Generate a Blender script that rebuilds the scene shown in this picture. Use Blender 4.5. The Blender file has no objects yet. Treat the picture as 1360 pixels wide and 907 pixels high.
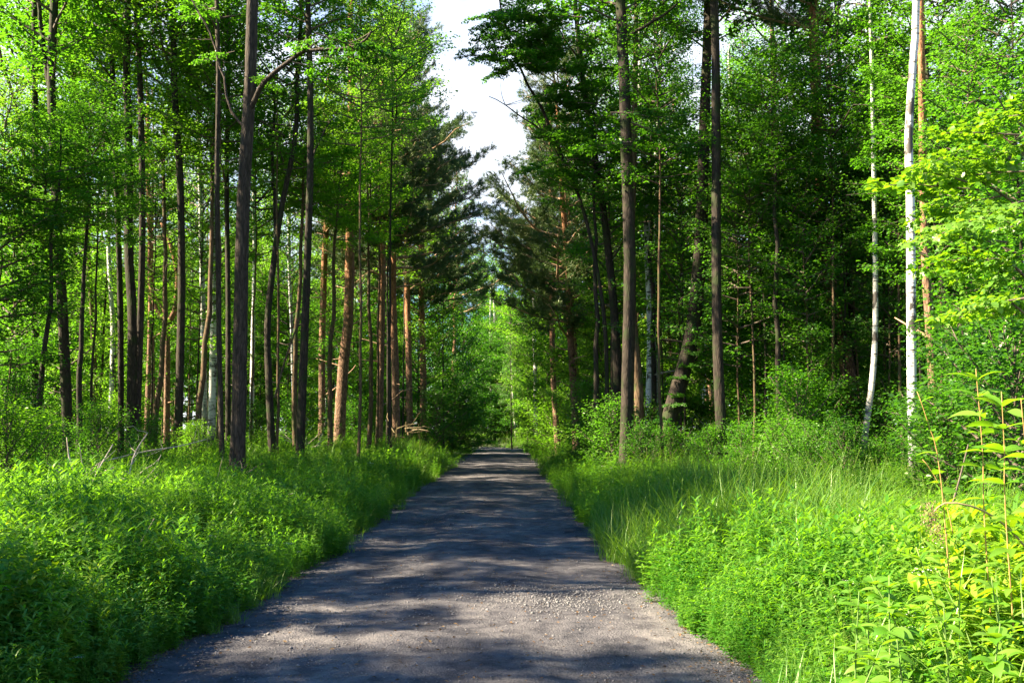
import bpy, math, random
import numpy as np
from mathutils import Vector, Matrix, Euler

# ------------------------------------------------------------------ scene, camera, light
S = bpy.context.scene
C = S.collection
FPX = 1400.0                     # focal length in pixels of the 1360 px wide photograph
CAMH = 1.6
PITCH = math.radians(4.76)
YAW = math.radians(-0.40)
cam_d = bpy.data.cameras.new('camera'); cam = bpy.data.objects.new('camera', cam_d); C.objects.link(cam)
cam_d.sensor_width = 36; cam_d.lens = 36 * FPX / 1360; cam_d.clip_start = 0.1; cam_d.clip_end = 4000
cam.location = (0, 0, CAMH); cam.rotation_euler = (math.pi / 2 + PITCH, 0, YAW)
S.camera = cam
CR = Euler((math.pi / 2 + PITCH, 0, YAW)).to_matrix()

SUN_EL = math.radians(39)
SUN_AZ = math.radians(-96)       # measured from +Y (view direction) towards +X: sun stands to the left, square to the road
sd = Vector((math.sin(SUN_AZ) * math.cos(SUN_EL), math.cos(SUN_AZ) * math.cos(SUN_EL), math.sin(SUN_EL)))
sun_d = bpy.data.lights.new('sun', 'SUN'); sun = bpy.data.objects.new('sun', sun_d); C.objects.link(sun)
sun_d.energy = 5.0; sun_d.angle = math.radians(0.53); sun_d.color = (1.0, 0.84, 0.58)
sun.rotation_euler = sd.to_track_quat('Z', 'Y').to_euler(); sun.location = sd * 60

W = bpy.data.worlds.new('World'); S.world = W; W.use_nodes = True
nt = W.node_tree; nt.nodes.clear()
o = nt.nodes.new('ShaderNodeOutputWorld'); bg = nt.nodes.new('ShaderNodeBackground')
sky = nt.nodes.new('ShaderNodeTexSky'); sky.sky_type = 'NISHITA'; sky.sun_disc = False
sky.sun_elevation = SUN_EL; sky.sun_rotation = SUN_AZ; sky.air_density = 1.0; sky.dust_density = 0.6; sky.ozone_density = 5.0
tc = nt.nodes.new('ShaderNodeTexCoord'); mp = nt.nodes.new('ShaderNodeMapping'); mp.inputs['Scale'].default_value = (1, 1, 2.6)
nz = nt.nodes.new('ShaderNodeTexNoise'); nz.inputs['Scale'].default_value = 2.6; nz.inputs['Detail'].default_value = 8
nz.inputs['Roughness'].default_value = 0.62
sz = nt.nodes.new('ShaderNodeSeparateXYZ'); nt.links.new(tc.outputs['Generated'], sz.inputs[0])
lo = nt.nodes.new('ShaderNodeMapRange'); lo.inputs[1].default_value = 0.40; lo.inputs[2].default_value = 0.70; lo.inputs[3].default_value = 0.19; lo.inputs[4].default_value = -0.25
nt.links.new(sz.outputs['Z'], lo.inputs[0]); sm = nt.nodes.new('ShaderNodeMath'); sm.operation = 'ADD'; nt.links.new(lo.outputs[0], sm.inputs[1])
cr = nt.nodes.new('ShaderNodeValToRGB'); cr.color_ramp.elements[0].position = 0.45; cr.color_ramp.elements[1].position = 0.72
cr.color_ramp.elements[1].color = (0.9, 0.9, 0.9, 1)
mx = nt.nodes.new('ShaderNodeMix'); mx.data_type = 'RGBA'
mx.inputs[7].default_value = (4.5, 4.65, 4.95, 1)     # sunlit cloud, in the sky texture's own units
nt.links.new(tc.outputs['Generated'], mp.inputs['Vector']); nt.links.new(mp.outputs['Vector'], nz.inputs['Vector'])
nt.links.new(nz.outputs['Fac'], sm.inputs[0]); nt.links.new(sm.outputs[0], cr.inputs['Fac']); nt.links.new(cr.outputs['Color'], mx.inputs[0])
hs = nt.nodes.new('ShaderNodeHueSaturation'); hs.inputs['Saturation'].default_value = 2.0; nt.links.new(sky.outputs[0], hs.inputs['Color']); nt.links.new(hs.outputs[0], mx.inputs[6]); nt.links.new(mx.outputs[2], bg.inputs['Color'])
bg.inputs['Strength'].default_value = 0.05
nt.links.new(bg.outputs[0], o.inputs['Surface'])

S.view_settings.view_transform = 'Standard'; S.view_settings.look = 'None'
S.view_settings.exposure = 2.78; S.view_settings.gamma = 1.0; S.view_settings.use_curve_mapping = False
cy = S.cycles
cy.max_bounces = 7; cy.diffuse_bounces = 4; cy.glossy_bounces = 2; cy.transmission_bounces = 5; cy.transparent_max_bounces = 4
cy.caustics_reflective = False; cy.caustics_refractive = False; cy.sample_clamp_indirect = 6
cy.use_denoising = True
try: cy.denoiser = 'OPENIMAGEDENOISE'
except Exception: pass

# ------------------------------------------------------------------ helpers
def P(px, py, Y):
    """world point seen at photo pixel (px, py) at distance Y along the road"""
    d = CR @ Vector(((px - 680) / FPX, (453.5 - py) / FPX, -1))
    return Vector((0, 0, CAMH)) + d * (Y / d.y)

def X_at(px, Y): return P(px, 570, Y).x

def sstep(e, a, b):
    t = np.clip((e - a) / (b - a), 0, 1); return t * t * (3 - 2 * t)

_rs = np.random.RandomState(5)
_lat = _rs.rand(64, 64)
def vnoise(x, y):
    x = np.asarray(x, float); y = np.asarray(y, float)
    xi = np.floor(x).astype(int); yi = np.floor(y).astype(int); fx = x - xi; fy = y - yi
    fx = fx * fx * (3 - 2 * fx); fy = fy * fy * (3 - 2 * fy)
    a = _lat[xi % 64, yi % 64]; b = _lat[(xi + 1) % 64, yi % 64]; c = _lat[xi % 64, (yi + 1) % 64]; d = _lat[(xi + 1) % 64, (yi + 1) % 64]
    return (a * (1 - fx) + b * fx) * (1 - fy) + (c * (1 - fx) + d * fx) * fy

HALF = 2.04
def xc(y):
    y = np.asarray(y, float)
    return -0.44 - 0.022 * np.clip(y - 84, 0, None) ** 2 + 0.0 * y
def halfw(y): return HALF + 0.10 * (vnoise(0.5, np.asarray(y, float) * 0.35) - 0.5) * 2
def road_e(x, y): return np.abs(np.asarray(x, float) - xc(y)) - HALF
def road_z(x, y):
    x = np.asarray(x, float); y = np.asarray(y, float); u = (x - xc(y)) / HALF
    z = 0.03 - 0.045 * u * u
    z += 0.035 * (vnoise(x * 0.35 + 3, y * 0.45) - 0.5) + 0.040 * (vnoise(x * 1.3, y * 1.6 + 9) - 0.5)
    z -= 0.02 * np.exp(-((np.abs(u) - 0.46) / 0.13) ** 2)
    return z
def gz(x, y):
    e = road_e(x, y)
    z = np.where(e < 0.0, road_z(x, y) - 0.05 * sstep(-e, 0, .15), 0)
    bank = -0.02 + 0.20 * sstep(e, 0.1, 1.6) + 0.22 * sstep(e, 1.5, 9) + 0.12 * (vnoise(np.asarray(x) * .5 + 11, np.asarray(y) * .5) - .5) * sstep(e, .3, 2)
    bank = bank + 0.35 * sstep(np.asarray(y, float), 25, 60) * sstep(e, 0.3, 4)
    return np.where(e < 0, z, bank)
def GZ(x, y): return float(gz(x, y))

def mat(name):
    m = bpy.data.materials.new(name); m.use_nodes = True; n = m.node_tree; n.nodes.clear()
    return m, n, n.nodes.new('ShaderNodeOutputMaterial')
def N(n, t, **k):
    x = n.nodes.new(t)
    for a, b in k.items(): x.inputs[a.replace('_', ' ')].default_value = b
    return x
def ramp(n, stops):
    r = n.nodes.new('ShaderNodeValToRGB'); e = r.color_ramp.elements
    while len(e) < len(stops): e.new(0.5)
    for i, (p, c) in enumerate(stops): e[i].position = p; e[i].color = (*c, 1)
    return r

def leaf_mat(name, dark, mid, light, trans, tf=0.42, gloss=0.05, rough=0.42):
    m, n, out = mat(name); L = n.links.new
    at = n.nodes.new('ShaderNodeAttribute'); at.attribute_name = 'rnd'
    oi = n.nodes.new('ShaderNodeObjectInfo')
    mm = N(n, 'ShaderNodeMath'); mm.operation = 'MULTIPLY_ADD'; mm.inputs[1].default_value = 0.45
    L(oi.outputs['Random'], mm.inputs[0])
    m2 = N(n, 'ShaderNodeMath'); m2.operation = 'MULTIPLY'; m2.inputs[1].default_value = 0.55
    L(at.outputs['Fac'], m2.inputs[0]); L(m2.outputs[0], mm.inputs[2])
    ge = n.nodes.new('ShaderNodeNewGeometry'); pn = N(n, 'ShaderNodeTexNoise', Scale=0.55, Detail=3.0, Roughness=.6); L(ge.outputs['Position'], pn.inputs['Vector'])
    m3 = N(n, 'ShaderNodeMath'); m3.operation = 'MULTIPLY_ADD'; m3.inputs[1].default_value = 0.9; L(pn.outputs['Fac'], m3.inputs[0])
    m4 = N(n, 'ShaderNodeMath'); m4.operation = 'SUBTRACT'; m4.inputs[1].default_value = 0.45; L(mm.outputs[0], m4.inputs[0]); L(m4.outputs[0], m3.inputs[2])
    r0 = ramp(n, [(0.0, dark), (0.5, mid), (1.0, light)]); L(m3.outputs[0], r0.inputs[0])
    ms = N(n, 'ShaderNodeMapRange'); ms.inputs[1].default_value = 0.0; ms.inputs[2].default_value = 1.0; ms.inputs[3].default_value = 1.0; ms.inputs[4].default_value = 0.90; L(oi.outputs['Random'], ms.inputs[0])
    r = n.nodes.new('ShaderNodeHueSaturation'); L(r0.outputs[0], r.inputs['Color']); L(ms.outputs[0], r.inputs['Saturation'])
    df = N(n, 'ShaderNodeBsdfDiffuse'); tr = N(n, 'ShaderNodeBsdfTranslucent'); gl = N(n, 'ShaderNodeBsdfGlossy'); gl.inputs['Roughness'].default_value = rough
    gl.inputs['Color'].default_value = (0.8, 0.9, 0.7, 1)
    L(r.outputs[0], df.inputs['Color'])
    mt = n.nodes.new('ShaderNodeMix'); mt.data_type = 'RGBA'; mt.inputs[0].default_value = 0.6
    L(r.outputs[0], mt.inputs[6]); mt.inputs[7].default_value = (*trans, 1); L(mt.outputs[2], tr.inputs['Color'])
    a = N(n, 'ShaderNodeMixShader'); a.inputs[0].default_value = tf; L(df.outputs[0], a.inputs[1]); L(tr.outputs[0], a.inputs[2])
    b = N(n, 'ShaderNodeMixShader'); b.inputs[0].default_value = gloss; L(a.outputs[0], b.inputs[1]); L(gl.outputs[0], b.inputs[2])
    L(b.outputs[0], out.inputs[0])
    return m

def bark_mat(name, stops, scale=(9, 9, 1.6), bump=0.6, moss=None, gloss=0.7, zmix=None):
    m, n, out = mat(name); L = n.links.new
    tcn = n.nodes.new('ShaderNodeTexCoord'); mpp = n.nodes.new('ShaderNodeMapping'); mpp.inputs['Scale'].default_value = scale
    L(tcn.outputs['Object'], mpp.inputs[0])
    n1 = N(n, 'ShaderNodeTexNoise', Scale=1.6, Detail=7, Roughness=0.65); L(mpp.outputs[0], n1.inputs['Vector'])
    vo = n.nodes.new('ShaderNodeTexVoronoi'); vo.feature = 'DISTANCE_TO_EDGE'; vo.inputs['Scale'].default_value = 2.1
    L(mpp.outputs[0], vo.inputs['Vector'])
    r = ramp(n, stops); L(n1.outputs['Fac'], r.inputs[0]); col = r.outputs[0]
    vr = ramp(n, [(0.0, (0.28, 0.26, 0.25)), (0.16, (1, 1, 1))]); L(vo.outputs['Distance'], vr.inputs[0])
    mu = n.nodes.new('ShaderNodeMix'); mu.data_type = 'RGBA'; mu.blend_type = 'MULTIPLY'; mu.inputs[0].default_value = 0.75
    L(col, mu.inputs[6]); L(vr.outputs[0], mu.inputs[7]); col = mu.outputs[2]
    if zmix:                      # thin flaky orange bark higher up the stem
        sx = n.nodes.new('ShaderNodeSeparateXYZ'); L(tcn.outputs['Object'], sx.inputs[0])
        nn = N(n, 'ShaderNodeTexNoise', Scale=2.0, Detail=4); L(tcn.outputs['Object'], nn.inputs['Vector'])
        ad = N(n, 'ShaderNodeMath'); ad.operation = 'MULTIPLY_ADD'; ad.inputs[1].default_value = 5.0; L(nn.outputs['Fac'], ad.inputs[0]); L(sx.outputs['Z'], ad.inputs[2])
        mr = N(n, 'ShaderNodeMapRange'); mr.inputs[1].default_value = zmix[0] + 2.5; mr.inputs[2].default_value = zmix[1] + 2.5; L(ad.outputs[0], mr.inputs[0])
        r2 = ramp(n, zmix[2]); L(n1.outputs['Fac'], r2.inputs[0])
        mz = n.nodes.new('ShaderNodeMix'); mz.data_type = 'RGBA'; L(mr.outputs[0], mz.inputs[0]); L(col, mz.inputs[6]); L(r2.outputs[0], mz.inputs[7]); col = mz.outputs[2]
    if moss:
        nm = N(n, 'ShaderNodeTexNoise', Scale=3.0, Detail=5); L(tcn.outputs['Object'], nm.inputs['Vector'])
        rm = ramp(n, [(0.50, (0, 0, 0)), (0.66, (1, 1, 1))]); L(nm.outputs['Fac'], rm.inputs[0])
        mo = n.nodes.new('ShaderNodeMix'); mo.data_type = 'RGBA'; L(rm.outputs[0], mo.inputs[0]); L(col, mo.inputs[6]); mo.inputs[7].default_value = (*moss, 1); col = mo.outputs[2]
    bs = N(n, 'ShaderNodeBsdfPrincipled', Roughness=gloss + 0.15); L(col, bs.inputs['Base Color']); bs.inputs['Specular IOR Level'].default_value = 0.25
    bp = N(n, 'ShaderNodeBump', Strength=bump, Distance=0.03)
    ma = N(n, 'ShaderNodeMath'); ma.operation = 'MULTIPLY_ADD'; ma.inputs[1].default_value = 0.7; L(n1.outputs['Fac'], ma.inputs[0])
    sm = N(n, 'ShaderNodeMath'); sm.operation = 'MINIMUM'; sm.inputs[1].default_value = 0.25; L(vo.outputs['Distance'], sm.inputs[0]); L(sm.outputs[0], ma.inputs[2])
    L(ma.outputs[0], bp.inputs['Height']); L(bp.outputs[0], bs.inputs['Normal']); L(bs.outputs[0], out.inputs[0])
    return m

def birch_mat(name, white=(0.74, 0.74, 0.72), base_z=1.2):
    m, n, out = mat(name); L = n.links.new
    tcn = n.nodes.new('ShaderNodeTexCoord')
    def ns(sc, scale, det=4):
        mpp = n.nodes.new('ShaderNodeMapping'); mpp.inputs['Scale'].default_value = sc; L(tcn.outputs['Object'], mpp.inputs[0])
        x = N(n, 'ShaderNodeTexNoise', Scale=scale, Detail=det, Roughness=0.6); L(mpp.outputs[0], x.inputs['Vector']); return x
    a = ns((2.2, 2.2, 16), 1.4, 3); ra = ramp(n, [(0.37, (0, 0, 0)), (0.43, (1, 1, 1))]); L(a.outputs['Fac'], ra.inputs[0])
    b = ns((2.5, 2.5, 1.6), 1.3, 6); rb = ramp(n, [(0.39, (0, 0, 0)), (0.46, (1, 1, 1))]); L(b.outputs['Fac'], rb.inputs[0])
    c = ns((1, 1, .5), 3.0); rc = ramp(n, [(0.3, tuple(v * 0.72 for v in white)), (0.7, white)]); L(c.outputs['Fac'], rc.inputs[0])
    mn = N(n, 'ShaderNodeMath'); mn.operation = 'MINIMUM'; L(ra.outputs[0], mn.inputs[0]); L(rb.outputs[0], mn.inputs[1])
    sx = n.nodes.new('ShaderNodeSeparateXYZ'); L(tcn.outputs['Object'], sx.inputs[0])
    ad = N(n, 'ShaderNodeMath'); ad.operation = 'MULTIPLY_ADD'; ad.inputs[1].default_value = 2.5; L(b.outputs['Fac'], ad.inputs[0]); L(sx.outputs['Z'], ad.inputs[2])
    mr = N(n, 'ShaderNodeMapRange'); mr.inputs[1].default_value = base_z; mr.inputs[2].default_value = base_z + 1.4; L(ad.outputs[0], mr.inputs[0])
    mm = N(n, 'ShaderNodeMath'); mm.operation = 'MULTIPLY'; L(mn.outputs[0], mm.inputs[0]); L(mr.outputs[0], mm.inputs[1])
    mc = n.nodes.new('ShaderNodeMix'); mc.data_type = 'RGBA'; mc.inputs[6].default_value = (0.035, 0.03, 0.026, 1); L(mm.outputs[0], mc.inputs[0]); L(rc.outputs[0], mc.inputs[7])
    bs = N(n, 'ShaderNodeBsdfPrincipled', Roughness=0.6); L(mc.outputs[2], bs.inputs['Base Color'])
    bp = N(n, 'ShaderNodeBump', Strength=0.5, Distance=0.012); L(mm.outputs[0], bp.inputs['Height']); L(bp.outputs[0], bs.inputs['Normal'])
    L(bs.outputs[0], out.inputs[0]); return m

def plain(name, stops, scale=8.0, rough=0.8):
    m, n, out = mat(name); L = n.links.new
    tcn = n.nodes.new('ShaderNodeTexCoord'); x = N(n, 'ShaderNodeTexNoise', Scale=scale, Detail=5); L(tcn.outputs['Object'], x.inputs['Vector'])
    r = ramp(n, stops); L(x.outputs['Fac'], r.inputs[0]); bs = N(n, 'ShaderNodeBsdfPrincipled', Roughness=rough); L(r.outputs[0], bs.inputs['Base Color'])
    L(bs.outputs[0], out.inputs[0]); return m

M = {}
M['leaf_light'] = leaf_mat('leaf_light', (0.038, 0.120, 0.008), (0.078, 0.19, 0.010), (0.15, 0.25, 0.014), (0.28, 0.66, 0.012), 0.50, .03)  # paler foliage tone; also brightens sunlit and backlit crowns through the colour
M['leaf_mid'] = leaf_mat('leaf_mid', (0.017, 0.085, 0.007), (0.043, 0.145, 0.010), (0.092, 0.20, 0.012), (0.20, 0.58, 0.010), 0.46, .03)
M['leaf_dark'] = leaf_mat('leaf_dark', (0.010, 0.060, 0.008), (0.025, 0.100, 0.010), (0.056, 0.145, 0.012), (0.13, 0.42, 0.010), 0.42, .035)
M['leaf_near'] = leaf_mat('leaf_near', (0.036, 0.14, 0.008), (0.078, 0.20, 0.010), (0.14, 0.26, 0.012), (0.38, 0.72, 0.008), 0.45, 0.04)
M['herb'] = leaf_mat('herb', (0.016, 0.090, 0.007), (0.049, 0.165, 0.010), (0.137, 0.255, 0.012), (0.31, 0.70, 0.010), 0.44, 0.03)
M['grass'] = leaf_mat('grass', (0.024, 0.105, 0.008), (0.062, 0.175, 0.012), (0.17, 0.26, 0.02), (0.34, 0.66, 0.012), 0.42, 0.04)
M['needle'] = leaf_mat('needle', (0.018, 0.058, 0.020), (0.042, 0.092, 0.026), (0.11, 0.145, 0.034), (0.12, 0.22, 0.02), 0.25, 0.05)
M['dry'] = leaf_mat('dry', (0.22, 0.15, 0.08), (0.34, 0.26, 0.14), (0.46, 0.37, 0.22), (0.4, 0.3, 0.15), 0.2, 0.02)
M['herb_sunlit_tint'] = leaf_mat('herb_sunlit_tint', (0.050, 0.155, 0.008), (0.120, 0.26, 0.010), (0.23, 0.34, 0.014), (0.58, 0.85, 0.008), 0.44, 0.04)  # paler than herb: sunlight on the lower-right clump put into the colour
M['flower'] = leaf_mat('flower', (0.7, 0.72, 0.68), (0.8, 0.8, 0.76), (0.85, 0.85, 0.8), (0.7, 0.7, 0.6), 0.3, 0.02)
M['bark_dark'] = bark_mat('bark_dark', [(0.3, (0.014, 0.011, 0.009)), (0.55, (0.038, 0.029, 0.023)), (0.75, (0.085, 0.064, 0.05))], moss=(0.022, 0.032, 0.010))
M['bark_grey'] = bark_mat('bark_grey', [(0.3, (0.020, 0.016, 0.014)), (0.55, (0.058, 0.044, 0.036)), (0.75, (0.12, 0.094, 0.075))], bump=0.9)
M['bark_brown'] = bark_mat('bark_brown', [(0.3, (0.05, 0.03, 0.02)), (0.55, (0.13, 0.085, 0.05)), (0.75, (0.23, 0.16, 0.10))], moss=(0.05, 0.07, 0.02))
M['bark_pine'] = bark_mat('bark_pine', [(0.3, (0.07, 0.045, 0.033)), (0.55, (0.22, 0.13, 0.085)), (0.75, (0.38, 0.24, 0.16))], scale=(7, 7, 3.2), bump=1.0,
                          zmix=(4.0, 9.0, [(0.3, (0.11, 0.05, 0.025)), (0.5, (0.25, 0.115, 0.055)), (0.75, (0.42, 0.24, 0.13))]))
M['bark_birch'] = birch_mat('bark_birch', (0.62, 0.62, 0.62), 1.8)
M['bark_birch_dull'] = birch_mat('bark_birch_dull', (0.50, 0.50, 0.47), 2.2)
M['twig'] = plain('twig', [(0.3, (0.05, 0.036, 0.026)), (0.7, (0.12, 0.09, 0.07))])
M['deadwood'] = plain('deadwood', [(0.3, (0.22, 0.18, 0.14)), (0.7, (0.48, 0.42, 0.35))])
M['pinelimb'] = plain('pinelimb', [(0.3, (0.20, 0.11, 0.06)), (0.7, (0.48, 0.32, 0.20))])
M['greenstem'] = plain('greenstem', [(0.3, (0.06, 0.14, 0.02)), (0.7, (0.14, 0.22, 0.05))])
M['redstem'] = plain('redstem', [(0.3, (0.28, 0.16, 0.05)), (0.7, (0.40, 0.22, 0.08))])

def setp(o, label=None, cat=None, group=None, kind=None):
    if label: o['label'] = label
    if cat: o['category'] = cat
    if group: o['group'] = group
    if kind: o['kind'] = kind
    return o
def obj(name, me, m=None, parent=None, loc=(0, 0, 0), rot=(0, 0, 0), sc=1.0):
    o = bpy.data.objects.new(name, me); C.objects.link(o)
    if m is not None:
        if len(me.materials) == 0: me.materials.append(m)
        elif me.materials[0] is not m:
            o.material_slots[0].link = 'OBJECT'; o.material_slots[0].material = m
    if parent: o.parent = parent
    o.location = loc; o.rotation_euler = rot; o.scale = (sc,) * 3 if not hasattr(sc, '__len__') else sc
    return o
def empty(name, loc, label, cat, group=None):
    o = bpy.data.objects.new(name, None); C.objects.link(o); o.location = loc; o.empty_display_size = 0.3
    return setp(o, label, cat, group)

class MB:
    """collects tubes and faces (quads and triangles), builds one mesh"""
    def __init__(s): s.V = []; s.Q = []; s.T = []; s.Rq = []; s.Rt = []; s.n = 0; s.Mq = []; s.Mt = []
    def add(s, V, Q=None, T=None, rnd=0.5, mi=0):
        V = np.asarray(V, float)
        if Q is not None and len(Q): Q = np.asarray(Q) + s.n; s.Q.append(Q); s.Rq.append(np.broadcast_to(rnd, len(Q)).astype(float)); s.Mq.append(np.full(len(Q), mi))
        if T is not None and len(T): T = np.asarray(T) + s.n; s.T.append(T); s.Rt.append(np.broadcast_to(rnd, len(T)).astype(float)); s.Mt.append(np.full(len(T), mi))
        s.V.append(V); s.n += len(V)
    def tube(s, pts, rad, k=6, rough=0.0, seed=0, rnd=0.5, mi=0, cap=True):
        pts = np.asarray(pts, float); n = len(pts); rad = np.broadcast_to(rad, n)
        t = np.gradient(pts, axis=0); t /= (np.linalg.norm(t, axis=1, keepdims=True) + 1e-9)
        up = np.tile(np.array([[0.13, 0.99, 0.05]]), (n, 1))
        a = np.cross(t, up); a /= (np.linalg.norm(a, axis=1, keepdims=True) + 1e-9); b = np.cross(t, a)
        th = np.arange(k) * 2 * math.pi / k
        rr = np.ones((n, k))
        if rough:
            q = np.random.RandomState(seed); ph = q.rand(4) * 6
            rr += rough * (0.5 * np.sin(3 * th[None] + ph[0] + 0.15 * np.arange(n)[:, None]) + 0.5 * (q.rand(n, k) - .5) * 1.6)
        ring = pts[:, None] + (rad[:, None] * rr)[..., None] * (np.cos(th)[None, :, None] * a[:, None] + np.sin(th)[None, :, None] * b[:, None])
        i = np.arange(n - 1)[:, None] * k; j = np.arange(k)[None]; j2 = (j + 1) % k
        Q = np.stack([i + j, i + j2, i + k + j2, i + k + j], -1).reshape(-1, 4)
        T = np.array([[(n - 1) * k + 0, (n - 1) * k + q_, (n - 1) * k + q_ + 1] for q_ in range(1, k - 1)]) if cap else None
        V = ring.reshape(-1, 3); base = s.n
        s.add(V, Q, T, rnd, mi)
    def mesh(s, name, mats=(), smooth=False):
        me = bpy.data.meshes.new(name); V = np.concatenate(s.V)
        Q = np.concatenate(s.Q) if s.Q else np.zeros((0, 4), int); T = np.concatenate(s.T) if s.T else np.zeros((0, 3), int)
        nq, ntr = len(Q), len(T)
        me.vertices.add(len(V)); me.vertices.foreach_set('co', V.ravel())
        me.loops.add(nq * 4 + ntr * 3); me.loops.foreach_set('vertex_index', np.concatenate([Q.ravel(), T.ravel()]).astype(np.int32))
        me.polygons.add(nq + ntr)
        st = np.concatenate([np.arange(nq) * 4, nq * 4 + np.arange(ntr) * 3]).astype(np.int32)
        me.polygons.foreach_set('loop_start', st)
        mi = np.concatenate(s.Mq + s.Mt) if (s.Mq or s.Mt) else np.zeros(0)
        me.polygons.foreach_set('material_index', mi.astype(np.int32))
        if smooth: me.polygons.foreach_set('use_smooth', np.ones(nq + ntr, bool))
        for m_ in mats: me.materials.append(m_)
        me.update(calc_edges=True)
        a = me.attributes.new('rnd', 'FLOAT', 'FACE'); r = np.concatenate(s.Rq + s.Rt) if (s.Rq or s.Rt) else np.zeros(0)
        a.data.foreach_set('value', r.astype(np.float32))
        return me

def norm(v): return v / (np.linalg.norm(v, axis=-1, keepdims=True) + 1e-9)

def leaves(mb, pos, dirs, nrm, L, Wd, R, rnd, droop=0.25, shape='rhomb', mi=0):
    """many leaves at once; pos, dirs, nrm: (n,3); L, Wd: (n,)"""
    n = len(pos); d = norm(dirs); s = norm(np.cross(d, nrm)); u = np.cross(s, d)
    L = np.broadcast_to(L, n)[:, None]; Wd = np.broadcast_to(Wd, n)[:, None]
    def pt(a, b, c): return pos + d * L * a + s * Wd * b + u * L * c
    if shape == 'rhomb':
        V = np.stack([pos, pt(.42, .5, .10), pt(1, 0, -droop), pt(.42, -.5, .10)], 1)
        base = np.arange(n)[:, None] * 4
        T = np.stack([base + [0, 1, 2], base + [0, 2, 3]], 1).reshape(-1, 3); r = np.repeat(rnd, 2)
    elif shape == 'oval':
        V = np.stack([pos, pt(.25, .40, .05), pt(.6, .46, 0), pt(1, 0, -droop), pt(.6, -.46, 0), pt(.25, -.40, .05), pt(.5, 0, -.04)], 1)
        base = np.arange(n)[:, None] * 7
        T = np.stack([base + [0, 1, 6], base + [1, 2, 6], base + [2, 3, 6], base + [3, 4, 6], base + [4, 5, 6], base + [5, 0, 6]], 1).reshape(-1, 3); r = np.repeat(rnd, 6)
    elif shape == 'lobed':
        V = np.stack([pos, pt(.05, .45, .03), pt(.28, .26, .0), pt(.55, .58, -.05), pt(.62, .2, .0), pt(1, 0, -droop), pt(.62, -.2, .0), pt(.55, -.58, -.05), pt(.28, -.26, .0), pt(.05, -.45, .03), pt(.35, 0, .02)], 1)
        base = np.arange(n)[:, None] * 11
        T = np.stack([base + [i, i + 1 if i < 9 else 0, 10] for i in range(10)], 1).reshape(-1, 3); r = np.repeat(rnd, 10)
    elif shape == 'blade':       # long curved blade: 4 segments
        ks = [0, .3, .62, .85, 1]; ws = [.35, .5, .42, .22, 0]; cs = [0, .02, -.06, -.18, -.32]
        cols = []
        for a, w_, c in zip(ks, ws, cs):
            c = c * droop * 3
            cols += [pt(a, w_, c), pt(a, -w_, c)] if w_ else [pt(a, 0, c)]
        V = np.stack(cols, 1); base = np.arange(n)[:, None] * 9
        T = np.stack([base + t for t in ([0, 1, 3], [0, 3, 2], [2, 3, 5], [2, 5, 4], [4, 5, 7], [4, 7, 6], [6, 7, 8])], 1).reshape(-1, 3); r = np.repeat(rnd, 7)
    mb.add(V.reshape(-1, 3), None, T, r, mi)

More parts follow.
